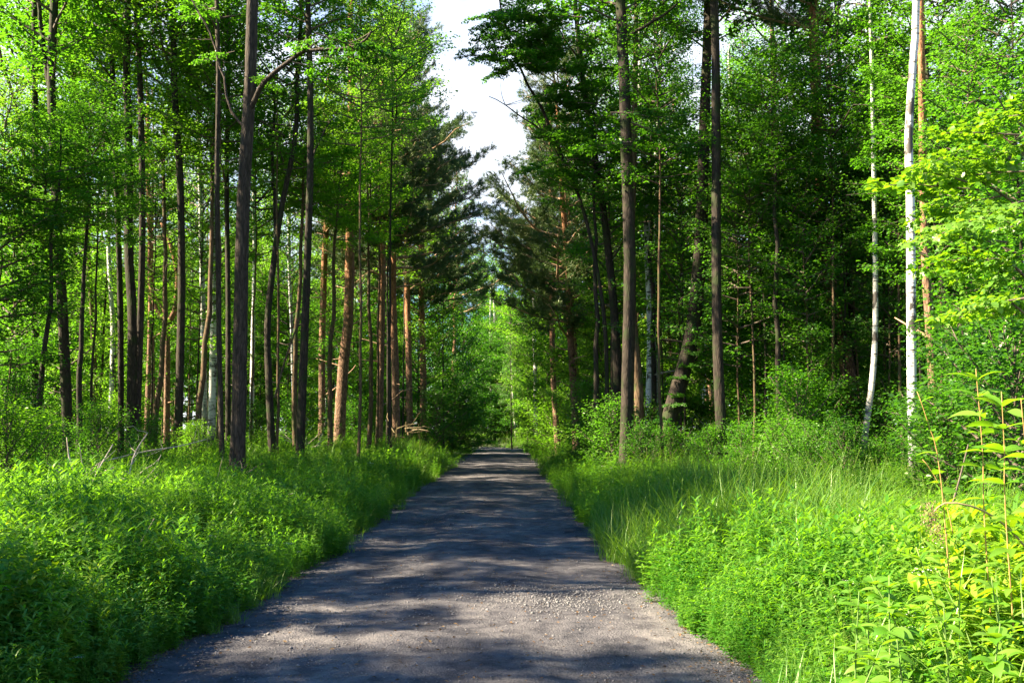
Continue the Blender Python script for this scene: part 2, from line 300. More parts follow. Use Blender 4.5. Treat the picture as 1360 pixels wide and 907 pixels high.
# ------------------------------------------------------------------ crowns (branches mesh + foliage mesh), shared between trees
def make_crown(seed, z0, z1, R, nprim, npert, lsize, style='broad', prof=None, inc=(50, 85), shape='rhomb', dens=1.0):
    q = np.random.RandomState(seed); br = MB(); fo = MB()
    PP, DD, NN, LL, RR = [], [], [], [], []
    H = z1 - z0
    for i in range(nprim):
        t = (i + q.rand()) / nprim
        z = z0 + H * t * 0.94
        az = i * 2.39996 + q.rand() * 0.9
        pr = prof(t) if prof else (0.55 + 0.45 * math.sin(math.pi * min(1, t * 1.15 + .1))) * (1 - 0.45 * t ** 2)
        Lb = R * pr * (0.6 + 0.5 * q.rand())
        el = math.radians(90 - (inc[0] + (inc[1] - inc[0]) * (1 - t) * q.uniform(.7, 1.1)))
        h = np.array([math.cos(az), math.sin(az), 0])
        ns = 7; s_ = np.linspace(0, 1, ns)[:, None]
        sag = {'broad': 0.10, 'birch': -0.28, 'pine': 0.16}[style]
        side = np.array([-h[1], h[0], 0]) * q.uniform(-.25, .25)
        pts = np.array([0, 0, z]) + h * Lb * s_ * math.cos(el) + np.array([0, 0, 1]) * (Lb * s_ * math.sin(el) + sag * Lb * s_ ** 2) + side * Lb * s_ ** 2
        pts += q.normal(0, 0.02 * Lb, pts.shape) * s_
        r0 = 0.012 + 0.012 * Lb
        br.tube(pts, r0 * (1 - 0.8 * s_[:, 0]), 5)
        nt_ = max(3, int(Lb * 4.5 * dens))
        for j in range(nt_):
            f = 0.22 + 0.78 * (j + q.rand()) / nt_
            k = f * (ns - 1); a = int(min(k, ns - 2)); p0 = pts[a] + (pts[a + 1] - pts[a]) * (k - a)
            dirp = norm(pts[a + 1] - pts[a]); sd_ = (1 if j % 2 else -1)
            lat = np.cross(dirp, [0, 0, 1]) * sd_
            d = norm(dirp * q.uniform(.3, .9) + lat * q.uniform(.4, 1) + np.array([0, 0, q.uniform(-.15, .3)]))
            if style == 'birch': d = norm(d * np.array([1, 1, .3]) + np.array([0, 0, -.45]))
            lt = (0.30 * Lb * (1.15 - f) + 0.25) * q.uniform(.6, 1.25)
            m_ = 4; tt = np.linspace(0, 1, m_)[:, None]
            drop = -0.5 if style == 'birch' else (-0.12 if style == 'broad' else 0.15)
            tp = p0 + d * lt * tt + np.array([0, 0, drop * lt]) * tt ** 2 + q.normal(0, .03 * lt, (m_, 3)) * tt
            br.tube(tp, 0.006 * (1.3 - tt[:, 0]), 3, cap=False)
            if style == 'pine':
                nc = max(2, int(npert * lt))
                for c in range(nc):
                    u = (c + q.rand()) / nc * 0.75 + 0.3
                    u = min(u, 1.0); cp = p0 + d * lt * u + np.array([0, 0, drop * lt * u * u]) + q.normal(0, .07, 3)
                    td = norm(d + q.normal(0, .45, 3) + np.array([0, 0, .25]))
                    nn = 20
                    nd = norm(td * q.uniform(.2, 1.0, (nn, 1)) + q.normal(0, .55, (nn, 3)))
                    PP.append(cp + td * q.uniform(0, .12, (nn, 1))); DD.append(nd); NN.append(q.normal(0, 1, (nn, 3)))
                    LL.append(q.uniform(.09, .15, nn)); RR.append(np.clip(q.rand() * .6 + q.rand(nn) * .4, 0, 1))
            else:
                nl = max(3, int(npert * lt * q.uniform(.6, 1.3)))
                u = q.rand(nl, 1) ** 0.7
                lp = p0 + d * lt * u + np.array([0, 0, drop * lt]) * u ** 2 + q.normal(0, 1, (nl, 3)) * np.array([.20, .20, .10]) * (1 if style == 'broad' else 0.75)
                az2 = q.rand(nl) * 6.283
                ld = np.stack([np.cos(az2), np.sin(az2), q.uniform(-.6, .1, nl)], 1) + d * 0.7
                if style == 'birch': ld[:, 2] -= 0.7
                nv = np.array([0, 0, 1]) + q.normal(0, .42, (nl, 3)) + np.array([sd.x, sd.y, 0]) * 0.25
                PP.append(lp); DD.append(ld); NN.append(nv); LL.append(lsize * q.uniform(.6, 1.3, nl)); RR.append(np.clip(q.rand() * .5 + q.rand(nl) * .5, 0, 1))
    pos, di, nv, Ls, rn = map(np.concatenate, (PP, DD, NN, LL, RR))
    if style == 'pine':
        n = len(pos); d = norm(di); s1 = norm(np.cross(d, nv)) * 0.006
        V = np.stack([pos - s1, pos + s1, pos + d * Ls[:, None]], 1).reshape(-1, 3)
        fo.add(V, None, np.arange(n * 3).reshape(-1, 3), rn)
    else:
        leaves(fo, pos, di, nv, Ls, Ls * (0.72 if style == 'broad' else 0.7), 0, rn, 0.2, shape)
    return br.mesh('branches', [M['twig']]), fo.mesh('foliage')

def make_spray(seed, L, nl, lsize, shape='rhomb', droop=-.1, wid=.35):
    """one leafy bough along +X"""
    q = np.random.RandomState(seed); br = MB(); fo = MB()
    s_ = np.linspace(0, 1, 7)[:, None]
    pts = np.concatenate([s_ * L, np.zeros((7, 1)), droop * L * s_ ** 2 + .0], 1) + q.normal(0, .02 * L, (7, 3)) * s_
    br.tube(pts, (0.006 + .008 * L) * (1 - .8 * s_[:, 0]), 5)
    n = int(L * 9); A = []
    for j in range(n):
        f = .15 + .85 * (j + q.rand()) / n; k = f * 6; a = int(min(k, 5)); p0 = pts[a] + (pts[a + 1] - pts[a]) * (k - a)
        d = norm(np.array([q.uniform(.2, .8), (1 if j % 2 else -1) * q.uniform(.5, 1), q.uniform(-.15, .3)])); lt = wid * L * (1.2 - f) * q.uniform(.5, 1.1) + .12
        tt = np.linspace(0, 1, 4)[:, None]; tp = p0 + d * lt * tt + np.array([0, 0, -.1 * lt]) * tt ** 2
        br.tube(tp, .004 * (1.3 - tt[:, 0]), 3, cap=False)
        m_ = max(3, int(nl / n * (lt / (wid * L * .5))))
        u = q.rand(m_, 1) ** .8; lp = p0 + d * lt * u + q.normal(0, 1, (m_, 3)) * np.array([.05, .05, .03])
        az = q.rand(m_) * 6.28
        A.append((lp, np.stack([np.cos(az), np.sin(az), q.uniform(-.5, .1, m_)], 1) + d * .9, np.array([0, 0, 1]) + q.normal(0, .35, (m_, 3)), lsize * q.uniform(.6, 1.25, m_), q.rand(m_)))
    pos, di, nv, Ls, rn = [np.concatenate(x) for x in zip(*A)]
    leaves(fo, pos, di, nv, Ls, Ls * .8, 0, rn, .2, shape)
    return br.mesh('twigs', [M['twig']]), fo.mesh('leaves')

CROWN = {}
tall = lambda t: 0.45 + 0.6 * math.sin(math.pi * min(1, t * .9 + .12))
bush = lambda t: (0.75 + .35 * math.sin(math.pi * (t * .8 + .1))) * (1.0 - .55 * t ** 3)
for i in range(4): CROWN['canopy', i] = make_crown(10 + i, 0, 10, 3.4, 34, 38, .145, 'broad', tall, (35, 75))        # top storey, 10 m deep
for i in range(4): CROWN['veil', i] = make_crown(120 + i, 0, 8, 3.0, 32, 38, .125, 'broad', bush, (50, 90))            # airy tree
for i in range(4): CROWN['under', i] = make_crown(20 + i, 0, 6.5, 2.4, 34, 95, .11, 'broad', bush, (50, 90))            # understorey tree
for i in range(3): CROWN['shrub', i] = make_crown(30 + i, 0, 2.6, 1.5, 30, 110, .085, 'broad', bush, (20, 80))             # shrub
for i in range(3): CROWN['birch', i] = make_crown(40 + i, 0, 10, 2.6, 42, 90, .085, 'birch', tall, (30, 65))
for i in range(3): CROWN['pine', i] = make_crown(50 + i, 0, 9, 3.6, 40, 44, .1, 'pine', lambda t: (0.75 + .3 * math.sin(t * 9)) * (1.05 - .75 * t ** 1.6), (55, 85), dens=.8)
for i in range(3): CROWN['wall', i] = make_crown(60 + i, 0, 13, 3.3, 70, 62, .17, 'broad', bush, (45, 85), dens=.75)      # bushy tree, leafy to the ground
SPRAY = {i: make_spray(80 + i, 1.5, 330, .085) for i in range(4)}
NEARSPRAY = {i: make_spray(90 + i, 1.2, 170, .10, 'lobed' if i % 2 else 'oval') for i in range(4)}

# ------------------------------------------------------------------ trees
def smooth_path(pts, step=0.35):
    pts = [np.array(p, float) for p in pts]
    out = []
    for i in range(len(pts) - 1):
        p0 = pts[max(i - 1, 0)]; p1 = pts[i]; p2 = pts[i + 1]; p3 = pts[min(i + 2, len(pts) - 1)]
        n = max(2, int(np.linalg.norm(p2 - p1) / step))
        for k in range(n):
            t = k / n
            out.append(0.5 * ((2 * p1) + (-p0 + p2) * t + (2 * p0 - 5 * p1 + 4 * p2 - p3) * t * t + (-p0 + 3 * p1 - 3 * p2 + p3) * t ** 3))
    out.append(pts[-1]); return np.array(out)

def crown_on(t, kind, var, loc, leafm, rotz=None, sc=1.0, q=random):
    b, f = CROWN[kind, var]; rz = q.uniform(0, 6.28) if rotz is None else rotz
    ob = obj('branches', b, M['twig'] if kind != 'pine' else M['pinelimb'], t, loc, (0, 0, rz), sc)
    of = obj('foliage', f, leafm, t, loc, (0, 0, rz), sc); of['kind'] = 'stuff'
    return of

def stem(t, path, r0, r1, m, name='trunk', k=12, flare=True, rough=.10, seed=0):
    p = smooth_path(path, .22); n = len(p); s_ = np.linspace(0, 1, n); qq = np.random.RandomState(seed + n)
    p = p + np.cumsum(qq.normal(0, .022, (n, 3)), 0) * np.minimum(s_ * 4, 1)[:, None]
    rad = r0 + (r1 - r0) * s_
    if flare: h = p[:, 2] - p[0, 2]; rad = rad * (1 + .45 * np.exp(-h / .35))
    mb = MB(); mb.tube(p, rad, k, rough, seed); return obj(name, mb.mesh(name, [m], True), m, t), p, rad

LAND = []    # landmarks: (px at horizon, short phrase)
def tree(name, cat, label, Y, path, w0, w1, bark, height, crown=None, leafm='leaf_mid', cz=None, csc=1.0, limbs=(), stubs=0, sprays=(), k=12, seed=0, land=None, cs=1):
    """path: photo pixels from the foot upward; w0, w1: trunk widths in pixels at foot and at the last path point"""
    q = random.Random(seed * 7 + int(path[0][0]))
    if crown in ('canopy', 'birch') and Y < 42: cz += 2.6; height += 3.5
    foot = P(path[0][0], path[0][1], Y); fz = GZ(foot.x, Y) - 0.08
    t = empty(name, (foot.x, Y, fz), label, cat)
    org = Vector((foot.x, Y, fz)); pts = [Vector((0, 0, 0))]
    for (px, py) in path[1:]:
        v = P(px, py, Y + 0.0) - org
        if v.z > pts[-1].z + .3: pts.append(v)
    r0 = .80 * w0 / FPX * Y / 2; r1 = .80 * w1 / FPX * Y / 2
    ztop = pts[-1].z
    if height > ztop + 1:
        d = (pts[-1] - pts[-2]); d = Vector((d.x / max(d.z, .1) * .5, q.uniform(-.03, .03), 1))
        hh = height - ztop
        pts.append(pts[-1] + d * hh * .5); pts.append(pts[-1] + Vector((q.uniform(-.3, .3), q.uniform(-.3, .3), hh * .5)))
        frac = ztop / height; rt = max(.03, r1 * .25)
    p = smooth_path([tuple(v) for v in pts]); n = len(p); z = p[:, 2]
    rad = np.where(z < ztop, r0 + (r1 - r0) * z / max(ztop, .1), r1 + (max(.025, r1 * .2) - r1) * np.clip((z - ztop) / max(height - ztop, .1), 0, 1))
    rad = rad * (1 + .40 * np.exp(-z / .4))
    mb = MB(); mb.tube(p, rad, k, .11, seed + 3); tr = obj('trunk', mb.mesh('trunk', [M[bark]], True), M[bark], t)
    def at(zz):
        i = int(np.argmin(np.abs(z - zz))); return p[i], rad[i]
    for (pl, lw0, lw1, yo) in limbs:          # limbs drawn as pixel paths too
        pp = []
        for i, (px, py) in enumerate(pl): v = P(px, py, Y + yo * i / max(1, len(pl) - 1)) - org; pp.append(tuple(v))
        a, ra = at(pp[0][2]); pp[0] = tuple(a)
        lo, lp, lr = stem(t, pp, lw0 / FPX * Y / 2, lw1 / FPX * Y / 2, M[bark if 'birch' not in bark else 'twig'], 'limb', 8, False, .06, seed)
        for w_ in range(6):               # side twigs
            k_ = int(len(lp) * q.uniform(.35, .98)); L_ = q.uniform(.35, 1.0); d_ = norm(np.array([q.gauss(0, 1), q.gauss(0, .6), q.uniform(-.2, 1)])); tt = np.linspace(0, 1, 6)[:, None]
            m3 = MB(); m3.tube(lp[min(k_, len(lp) - 1)] + d_ * L_ * tt + np.array([q.gauss(0, .15), 0, q.uniform(0, .25)]) * L_ * tt ** 2, .011 * (1.15 - .9 * tt[:, 0]), 4, cap=False); obj('twig', m3.mesh('twig', [M['twig']]), M['twig'], t)
    for i in range(stubs):
        zz = q.uniform(2.2, min(height * .6, 9)); a, ra = at(zz); az = q.uniform(0, 6.28); L = q.uniform(.25, 1.5)
        s_ = np.linspace(0, 1, 5)[:, None]; e_ = q.uniform(-.1, .5)
        pp = a + np.array([math.cos(az), math.sin(az) * .7, e_]) * L * s_ + np.array([0, 0, q.uniform(-.2, .3)]) * L * s_ ** 2
        m2 = MB(); m2.tube(pp, (.028 + .01 * L) * (1.1 - .85 * s_[:, 0]), 5, .1, i); obj('dead_branch', m2.mesh('dead_branch', [M['pinelimb']], True), None, t)
    if crown:
        zc = cz
        a, ra = at(zc + (height - zc) * .3)
        for c in range(cs):
            crown_on(t, crown, q.randrange(3), (a[0], a[1], zc + c * .6), M[leafm], q.uniform(0, 6.28), csc, q)
    for (px, py, yo, sc, rz, lm) in sprays:   # single boughs placed by their middle
        v = P(px, py, Y + yo) - org; b, f = SPRAY[q.randrange(4)]
        r_ = (q.uniform(-.3, .3), q.uniform(-.2, .2), rz)
        off = Vector((math.cos(rz), math.sin(rz), 0)) * .75 * sc
        obj('bough', b, M['twig'], t, v - off, r_, sc); o_ = obj('foliage', f, M[lm], t, v - off, r_, sc); o_['kind'] = 'stuff'
    if land: LAND.append((path[0][0], Y, land))
    return t

_r = random.Random(5)
T = tree
# --- left of the road
T('deciduous_tree', 'tree', 'thickest grey barked trunk left of the road, one limb arching over to the right', 25,
  [(316, 612), (319, 480), (322, 300), (326, 210), (332, 110), (335, 0)], 25, 19, 'bark_grey', 19, 'canopy', 'leaf_mid', 10.5, 1.0,
  limbs=[([(332, 150), (346, 118), (372, 92), (405, 70), (440, 64), (474, 58), (490, 40)], 8, 3, -1.5), ([(322, 178), (308, 150), (298, 105), (285, 55), (262, 12), (240, -30)], 4, 2, 1.0)],
  sprays=[(470, 50, -1.5, 1.2, .3, 'leaf_dark'), (500, 60, -1.5, 1, .2, 'leaf_dark'), (430, 90, -1, 1, .5, 'leaf_mid'), (455, 85, -1.2, .8, 1.0, 'leaf_dark'), (400, 60, -1, .7, 2, 'leaf_mid'), (262, 20, 1, 1, 2.5, 'leaf_mid'), (285, 70, .6, .7, 3, 'leaf_mid'), (350, 105, -.3, .6, .4, 'leaf_mid')], k=20, seed=1, land='the thickest grey trunk')
T('deciduous_tree', 'tree', 'straight black trunk right of the thickest grey trunk, clear of branches low down', 30,
  [(398, 590), (403, 480), (408, 350), (412, 220), (412, 100), (409, 0)], 15, 9, 'bark_dark', 18, 'canopy', 'leaf_mid', 10, .9, seed=2, land='the straight black trunk',
  limbs=[([(411, 215), (425, 190), (440, 165)], 3, 1.5, 1)])
T('deciduous_tree', 'tree', 'slim dark trunk that kinks to the right and forks between two straight trunks', 33,
  [(364, 582), (357, 500), (356, 420), (366, 330), (376, 265), (392, 180), (396, 80), (402, 0)], 13, 6, 'bark_dark', 16, 'canopy', 'leaf_light', 9.5, .8, seed=3,
  limbs=[([(366, 330), (364, 290), (362, 200), (358, 120)], 6, 3, 1)], land='the slim kinked trunk')
T('deciduous_tree', 'tree', 'narrow grey brown trunk close against the left side of the thickest grey trunk', 29,
  [(297, 590), (292, 500), (290, 400), (288, 250), (290, 100), (288, 0)], 9, 7, 'bark_grey', 17, 'canopy', 'leaf_mid', 10, .8, seed=4)
T('deciduous_tree', 'tree', 'thin dark trunk just behind the narrow grey brown one beside the thickest trunk', 35,
  [(304, 570), (303, 400), (301, 250), (303, 100), (303, 0)], 9, 7, 'bark_dark', 17, 'canopy', 'leaf_light', 10, .8, seed=5)
T('deciduous_tree', 'tree', 'upright dark trunk standing alone midway between the twin trunks and thickest trunk', 33,
  [(238, 548), (240, 450), (241, 350), (239, 240), (232, 120), (230, 30)], 14, 10, 'bark_dark', 18, 'canopy', 'leaf_light', 9, .9, seed=6, land='the upright dark trunk standing alone',
  limbs=[([(233, 100), (225, 60), (216, 30)], 4, 2, 1), ([(240, 345), (210, 385)], 1.5, 1, .5)])
T('deciduous_tree', 'tree', 'dark trunk rising as the left one of a close pair that meet at the foot', 33,
  [(176, 548), (176, 430), (171, 330), (171, 200), (168, 100), (170, 0)], 17, 11, 'bark_dark', 19, 'canopy', 'leaf_light', 10, .9, seed=7, land='the close pair of dark trunks')
T('deciduous_tree', 'tree', 'dark trunk rising as the right one of a close pair that meet at the foot', 33.3,
  [(182, 548), (187, 400), (189, 280), (187, 130), (181, 0)], 12, 9, 'bark_grey', 18, 'canopy', 'leaf_mid', 10, .8, seed=8)
T('deciduous_tree', 'tree', 'slender dark trunk immediately left of the close pair of dark trunks', 35,
  [(163, 548), (160, 430), (156, 280), (151, 150), (148, 0)], 10, 8, 'bark_dark', 17, 'canopy', 'leaf_light', 10, .8, seed=9)
T('birch_tree', 'tree', 'thin white birch among dark trunks in the left part of the wood', 38,
  [(146, 555), (150, 450), (145, 350), (141, 230), (137, 120), (127, 20)], 8, 5, 'bark_birch', 17, 'birch', 'leaf_light', 8, .8, seed=10, land='the thin white birch on the left',
  limbs=[([(138, 130), (150, 60), (155, 0)], 3, 2, 1)])
T('deciduous_tree', 'tree', 'thick mossy dark trunk with a side stem near the left edge of the wood', 31,
  [(94, 556), (84, 430), (78, 320), (72, 200), (68, 100), (72, 0)], 18, 13, 'bark_dark', 18, 'canopy', 'leaf_mid', 9, 1., seed=11, land='the thick mossy trunk on the left',
  limbs=[([(70, 180), (60, 110), (53, 30), (52, -20)], 8, 5, 0)])
T('deciduous_tree', 'tree', 'very straight medium dark trunk leftmost of the large left-hand trunks', 33,
  [(50, 520), (47, 350), (47, 200), (46, 80), (46, 0)], 11, 9, 'bark_dark', 17, 'canopy', 'leaf_mid', 9, .9, seed=12, land='the leftmost straight dark trunk')
T('deciduous_tree', 'tree', 'thin brown trunk leaning left just right of the thick mossy trunk', 38,
  [(129, 545), (124, 450), (117, 340), (110, 230), (100, 100), (97, 0)], 9, 6, 'bark_brown', 16, 'canopy', 'leaf_light', 9, .8, seed=13)
T('deciduous_tree', 'tree', 'thinnest dark pole between the thick mossy trunk and the thin brown one', 40,
  [(110, 535), (104, 420), (100, 330), (96, 200), (95, 0)], 7, 6, 'bark_dark', 16, 'canopy', 'leaf_mid', 9, .8, seed=14)
T('deciduous_tree', 'tree', 'crooked brown stem bending away to the left near the left border', 37,
  [(24, 560), (27, 450), (32, 300), (30, 190), (18, 130), (2, 80)], 7, 5, 'bark_brown', 14, 'canopy', 'leaf_light', 8, .8, seed=15)
T('birch_tree', 'tree', 'grey birch with dark base left of the pale speckled birch', 43,
  [(274, 550), (270, 450), (268, 350), (266, 250), (262, 120), (258, 0)], 10, 6, 'bark_birch_dull', 19, 'birch', 'leaf_light', 9, 1, seed=16)
T('birch_tree', 'tree', 'pale speckled birch directly left of the narrow grey brown trunk', 40,
  [(281, 552), (284, 450), (284, 380), (283, 250), (279, 120), (273, 0)], 13, 8, 'bark_birch', 20, 'birch', 'leaf_light', 9, 1, seed=17, land='the pale speckled birch')
T('pine_tree', 'tree', 'sunlit slender pine right of the close pair of dark trunks', 50,
  [(195, 565), (199, 450), (200, 350), (197, 250), (196, 180)], 9, 7, 'bark_pine', 19, 'pine', 'needle', 10.5, .8, stubs=4, seed=18, land='the sunlit slender pine')
T('pine_tree', 'tree', 'orange pine thinner than and touching the sunlit slender pine', 52,
  [(205, 565), (203, 450), (202, 350), (203, 250)], 6, 4, 'bark_pine', 18, 'pine', 'needle', 10, .7, stubs=4, seed=19)
T('pine_tree', 'tree', 'low forked pine whose two arms spread into a cup', 46,
  [(222, 560), (222, 500), (222, 440), (222, 425)], 11, 9, 'bark_pine', 4.3, None, limbs=[([(222, 430), (212, 418), (205, 400), (202, 370), (203, 330)], 7, 4, .5), ([(222, 432), (232, 415), (236, 380), (228, 330), (218, 300)], 8, 5, -.3), ([(222, 432), (218, 410), (208, 395), (196, 370)], 4, 2, .3)],
  seed=20, stubs=2, land='the low forked pine')
T('pine_tree', 'tree', 'reddish pine stem left of the pine with many dead stubs', 50,
  [(428, 572), (428, 450), (431, 340), (434, 280), (432, 200)], 12, 9, 'bark_pine', 19, 'pine', 'needle', 10, .9, stubs=9, seed=21, land='the reddish pine stem')
T('pine_tree', 'tree', 'large sunlit pine leaning right, trunk bristling with dead stubs', 45,
  [(450, 578), (455, 500), (463, 420), (465, 300), (467, 200), (466, 50)], 19, 11, 'bark_pine', 21, 'pine', 'needle', 11, 1.0, stubs=14, k=14, seed=22, land='the large sunlit leaning pine')
T('pine_tree', 'tree', 'straight pale orange pine, slimmer of two near the road on the left', 48,
  [(503, 582), (506, 480), (508, 350), (508, 200), (509, 100)], 12, 8, 'bark_pine', 21, 'pine', 'needle', 9.5, 1.15, stubs=10, seed=23, cs=2, land='the straight pale orange pine')
T('pine_tree', 'tree', 'shaded reddish pine behind the straight pale orange one, overhanging the road', 51,
  [(527, 582), (525, 500), (522, 400), (523, 300), (528, 200)], 14, 9, 'bark_pine', 21, 'pine', 'needle', 8.0, 1.45, stubs=8, seed=24, cs=2, land='the shaded pine beside the road')
T('pine_tree', 'tree', 'dense pine whose dark crown juts furthest over the road from the left', 60,
  [(562, 585), (562, 500), (560, 400), (560, 300)], 12, 9, 'bark_pine', 20, 'pine', 'needle', 8.0, 1.15, stubs=4, seed=25, cs=2)
T('pine_tree', 'tree', 'tall pine with dark upper crown behind the large sunlit leaning pine', 58,
  [(545, 585), (543, 480), (540, 350), (540, 200)], 11, 9, 'bark_pine', 25, 'pine', 'needle', 14, 1.15, stubs=4, seed=26, cs=2)
T('birch_tree', 'tree', 'pale thin birch right of the thickest grey trunk, partly hidden by leaves', 44,
  [(334, 575), (336, 450), (338, 340), (336, 200)], 8, 5, 'bark_birch', 17, 'birch', 'leaf_light', 8, .9, seed=27)
T('birch_tree', 'tree', 'faint white birch seen through leaves behind the straight black trunk', 47,
  [(392, 570), (388, 450), (384, 340), (386, 200)], 7, 5, 'bark_birch', 18, 'birch', 'leaf_light', 8, .9, seed=28)
T('birch_tree', 'tree', 'left birch of two pale stems at the far end of the road', 100,
  [(652, 585), (652, 540), (651, 440), (652, 380)], 3.4, 2.6, 'bark_birch_dull', 9.5, 'birch', 'leaf_dark', 3, .9, seed=29)
T('birch_tree', 'tree', 'right birch of two pale stems at the far end of the road', 110,
  [(658, 585), (659, 540), (657, 440), (655, 380)], 2.6, 2, 'bark_birch_dull', 9.5, 'birch', 'leaf_dark', 3, .9, seed=30)
# --- right of the road
T('deciduous_tree', 'tree', 'tall dark pole-straight trunk standing apart at the right of the leaning trunk', 27,
  [(961, 634), (955, 500), (952, 380), (951, 200), (950, 60), (948, 0)], 18, 14, 'bark_dark', 18, 'canopy', 'leaf_mid', 10, .95, seed=31, land='the tall straight trunk standing apart')
T('deciduous_tree', 'tree', 'thickest black upright trunk of the cluster right of the road', 28,
  [(830, 616), (834, 480), (836, 350), (832, 200), (829, 100), (826, 40)], 22, 18, 'bark_dark', 18, 'canopy', 'leaf_mid', 9.8, .95, k=16, seed=32, land='the thickest black trunk of the right cluster',
  limbs=[([(829, 70), (838, 45), (870, 25), (900, 0)], 6, 3, -1)], sprays=[(860, 150, -1, 1.3, 0, 'leaf_dark'), (880, 170, -1.5, 1.3, .5, 'leaf_dark'), (800, 190, -1, 1, 3, 'leaf_mid')])
T('deciduous_tree', 'tree', 'brown trunk rubbing the right side of the thickest black trunk', 30,
  [(847, 614), (848, 520), (840, 420), (838, 330), (842, 200)], 17, 11, 'bark_brown', 15, 'canopy', 'leaf_mid', 9, .8, seed=33)
T('deciduous_tree', 'tree', 'leftmost trunk of the right cluster, curving away to the left higher up', 32,
  [(812, 604), (820, 520), (817, 430), (810, 350), (800, 270), (786, 180), (772, 90)], 17, 9, 'bark_dark', 16, 'canopy', 'leaf_mid', 9.5, .8, seed=34, land='the leftmost trunk of the right cluster')
T('birch_tree', 'tree', 'white birch behind the right cluster, larger of two side by side', 34,
  [(860, 600), (864, 480), (863, 400), (860, 330), (857, 250), (850, 100)], 15, 9, 'bark_birch', 18, 'birch', 'leaf_mid', 8.5, .9, seed=35, land='the white birch in the right cluster')
T('birch_tree', 'tree', 'white birch behind the right cluster, slimmer one nearer the leaning trunk', 36,
  [(876, 600), (869, 480), (868, 400), (872, 300), (872, 200), (878, 40)], 9, 6, 'bark_birch_dull', 18, 'birch', 'leaf_mid', 9, .9, seed=36)
T('deciduous_tree', 'tree', 'massive trunk leaning right out of the cluster with pale bark halfway up', 29.5,
  [(868, 604), (888, 560), (905, 500), (918, 450), (926, 380), (931, 300), (936, 150), (941, 0)], 29, 14, 'bark_dark', 18, 'canopy', 'leaf_dark', 9.5, .95, k=18, seed=37, land='the massive leaning trunk',
  limbs=[([(903, 500), (930, 470), (950, 455)], 3, 1.5, .5)], sprays=[(870 + i * 7, 590 - i * 17, -.3, .5, i * 1.9, 'leaf_dark') for i in range(9)])
T('pine_tree', 'tree', 'dark pine near the right road edge whose crown leans across the road', 42,
  [(767, 596), (762, 520), (757, 440), (755, 380), (750, 300), (742, 200)], 13, 8, 'bark_pine', 16.5, 'pine', 'needle', 5.0, 1.38, stubs=8, seed=38, cs=2, land='the dark pine at the right road edge')
T('pine_tree', 'tree', 'slim stem hugging the dark pine at the right road edge', 45,
  [(769, 590), (767, 520), (763, 450), (758, 350)], 8, 6, 'bark_pine', 14, 'pine', 'needle', 7, .8, stubs=3, seed=39)
T('pine_tree', 'tree', 'blue-dark pine farther back filling the right rim of the sky gap', 55,
  [(742, 590), (735, 500), (733, 400), (732, 200)], 10, 8, 'bark_pine', 20, 'pine', 'needle', 8.5, 1.0, stubs=3, seed=40, cs=2)
T('deciduous_tree', 'tree', 'slanting slim tree whose bare bough arches left into the sky gap', 31,
  [(800, 600), (806, 520), (800, 400), (775, 280), (745, 205), (718, 140)], 8, 5, 'bark_dark', 11.5, None, seed=41,
  limbs=[([(718, 150), (704, 105), (690, 75), (676, 30), (668, -10)], 4, 2, -1), ([(735, 185), (700, 160), (672, 140), (648, 128)], 3, 1, -1), ([(752, 222), (735, 200), (700, 150)], 3, 1, 1)],
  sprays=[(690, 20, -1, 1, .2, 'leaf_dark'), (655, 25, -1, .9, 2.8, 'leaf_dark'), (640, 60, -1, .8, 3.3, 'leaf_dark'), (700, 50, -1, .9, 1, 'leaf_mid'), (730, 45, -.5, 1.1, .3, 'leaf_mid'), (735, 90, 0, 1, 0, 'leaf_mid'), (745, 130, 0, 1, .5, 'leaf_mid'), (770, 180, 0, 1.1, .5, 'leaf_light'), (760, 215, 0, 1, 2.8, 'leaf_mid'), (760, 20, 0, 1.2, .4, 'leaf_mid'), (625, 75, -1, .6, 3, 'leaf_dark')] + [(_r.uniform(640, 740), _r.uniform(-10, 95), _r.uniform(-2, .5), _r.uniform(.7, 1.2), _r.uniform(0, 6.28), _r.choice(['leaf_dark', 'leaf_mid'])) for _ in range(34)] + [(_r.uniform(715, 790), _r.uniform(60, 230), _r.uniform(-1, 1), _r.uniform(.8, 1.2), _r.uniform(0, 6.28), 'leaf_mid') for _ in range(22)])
T('pine_tree', 'tree', 'stout orange topped pine, ivy clad and bending low down, right of centre', 29,
  [(1122, 634), (1124, 560), (1126, 490), (1110, 420), (1096, 330), (1088, 240), (1084, 130), (1080, 20)], 26, 17, 'bark_pine', 18, 'pine', 'needle', 12, .9, k=16, seed=42, land='the stout ivy clad pine',
  limbs=[([(1080, 22), (1105, 28), (1135, 40), (1172, 58)], 11, 6, -.5)])
T('deciduous_tree', 'tree', 'dark shaded trunk rubbing the right side of the stout ivy clad pine', 29.5,
  [(1138, 630), (1136, 560), (1134, 490), (1130, 400), (1124, 300)], 13, 9, 'bark_dark', 14, 'canopy', 'leaf_dark', 7.5, .85, seed=43)
T('birch_tree', 'tree', 'smaller birch that leans right at its foot beside the stout ivy clad pine', 25,
  [(1140, 645), (1150, 570), (1160, 490), (1163, 400), (1161, 250), (1158, 100), (1155, 0)], 11, 5.5, 'bark_birch_dull', 16, 'birch', 'leaf_mid', 9, .85, seed=44, sprays=[(1160 + (i * 37 % 30) - 15, 20 + i * 40, -.6, .8, i * 2.1, 'leaf_mid') for i in range(9)], land='the smaller leaning birch')
T('birch_tree', 'tree', 'brightest white birch, full height of the view in the right-hand wood', 18,
  [(1213, 690), (1213, 600), (1211, 500), (1210, 350), (1209, 250), (1207, 180), (1213, 80), (1217, 0)], 17, 12, 'bark_birch', 17, 'birch', 'leaf_light', 9, .8, k=18, seed=45, land='the brightest white birch')
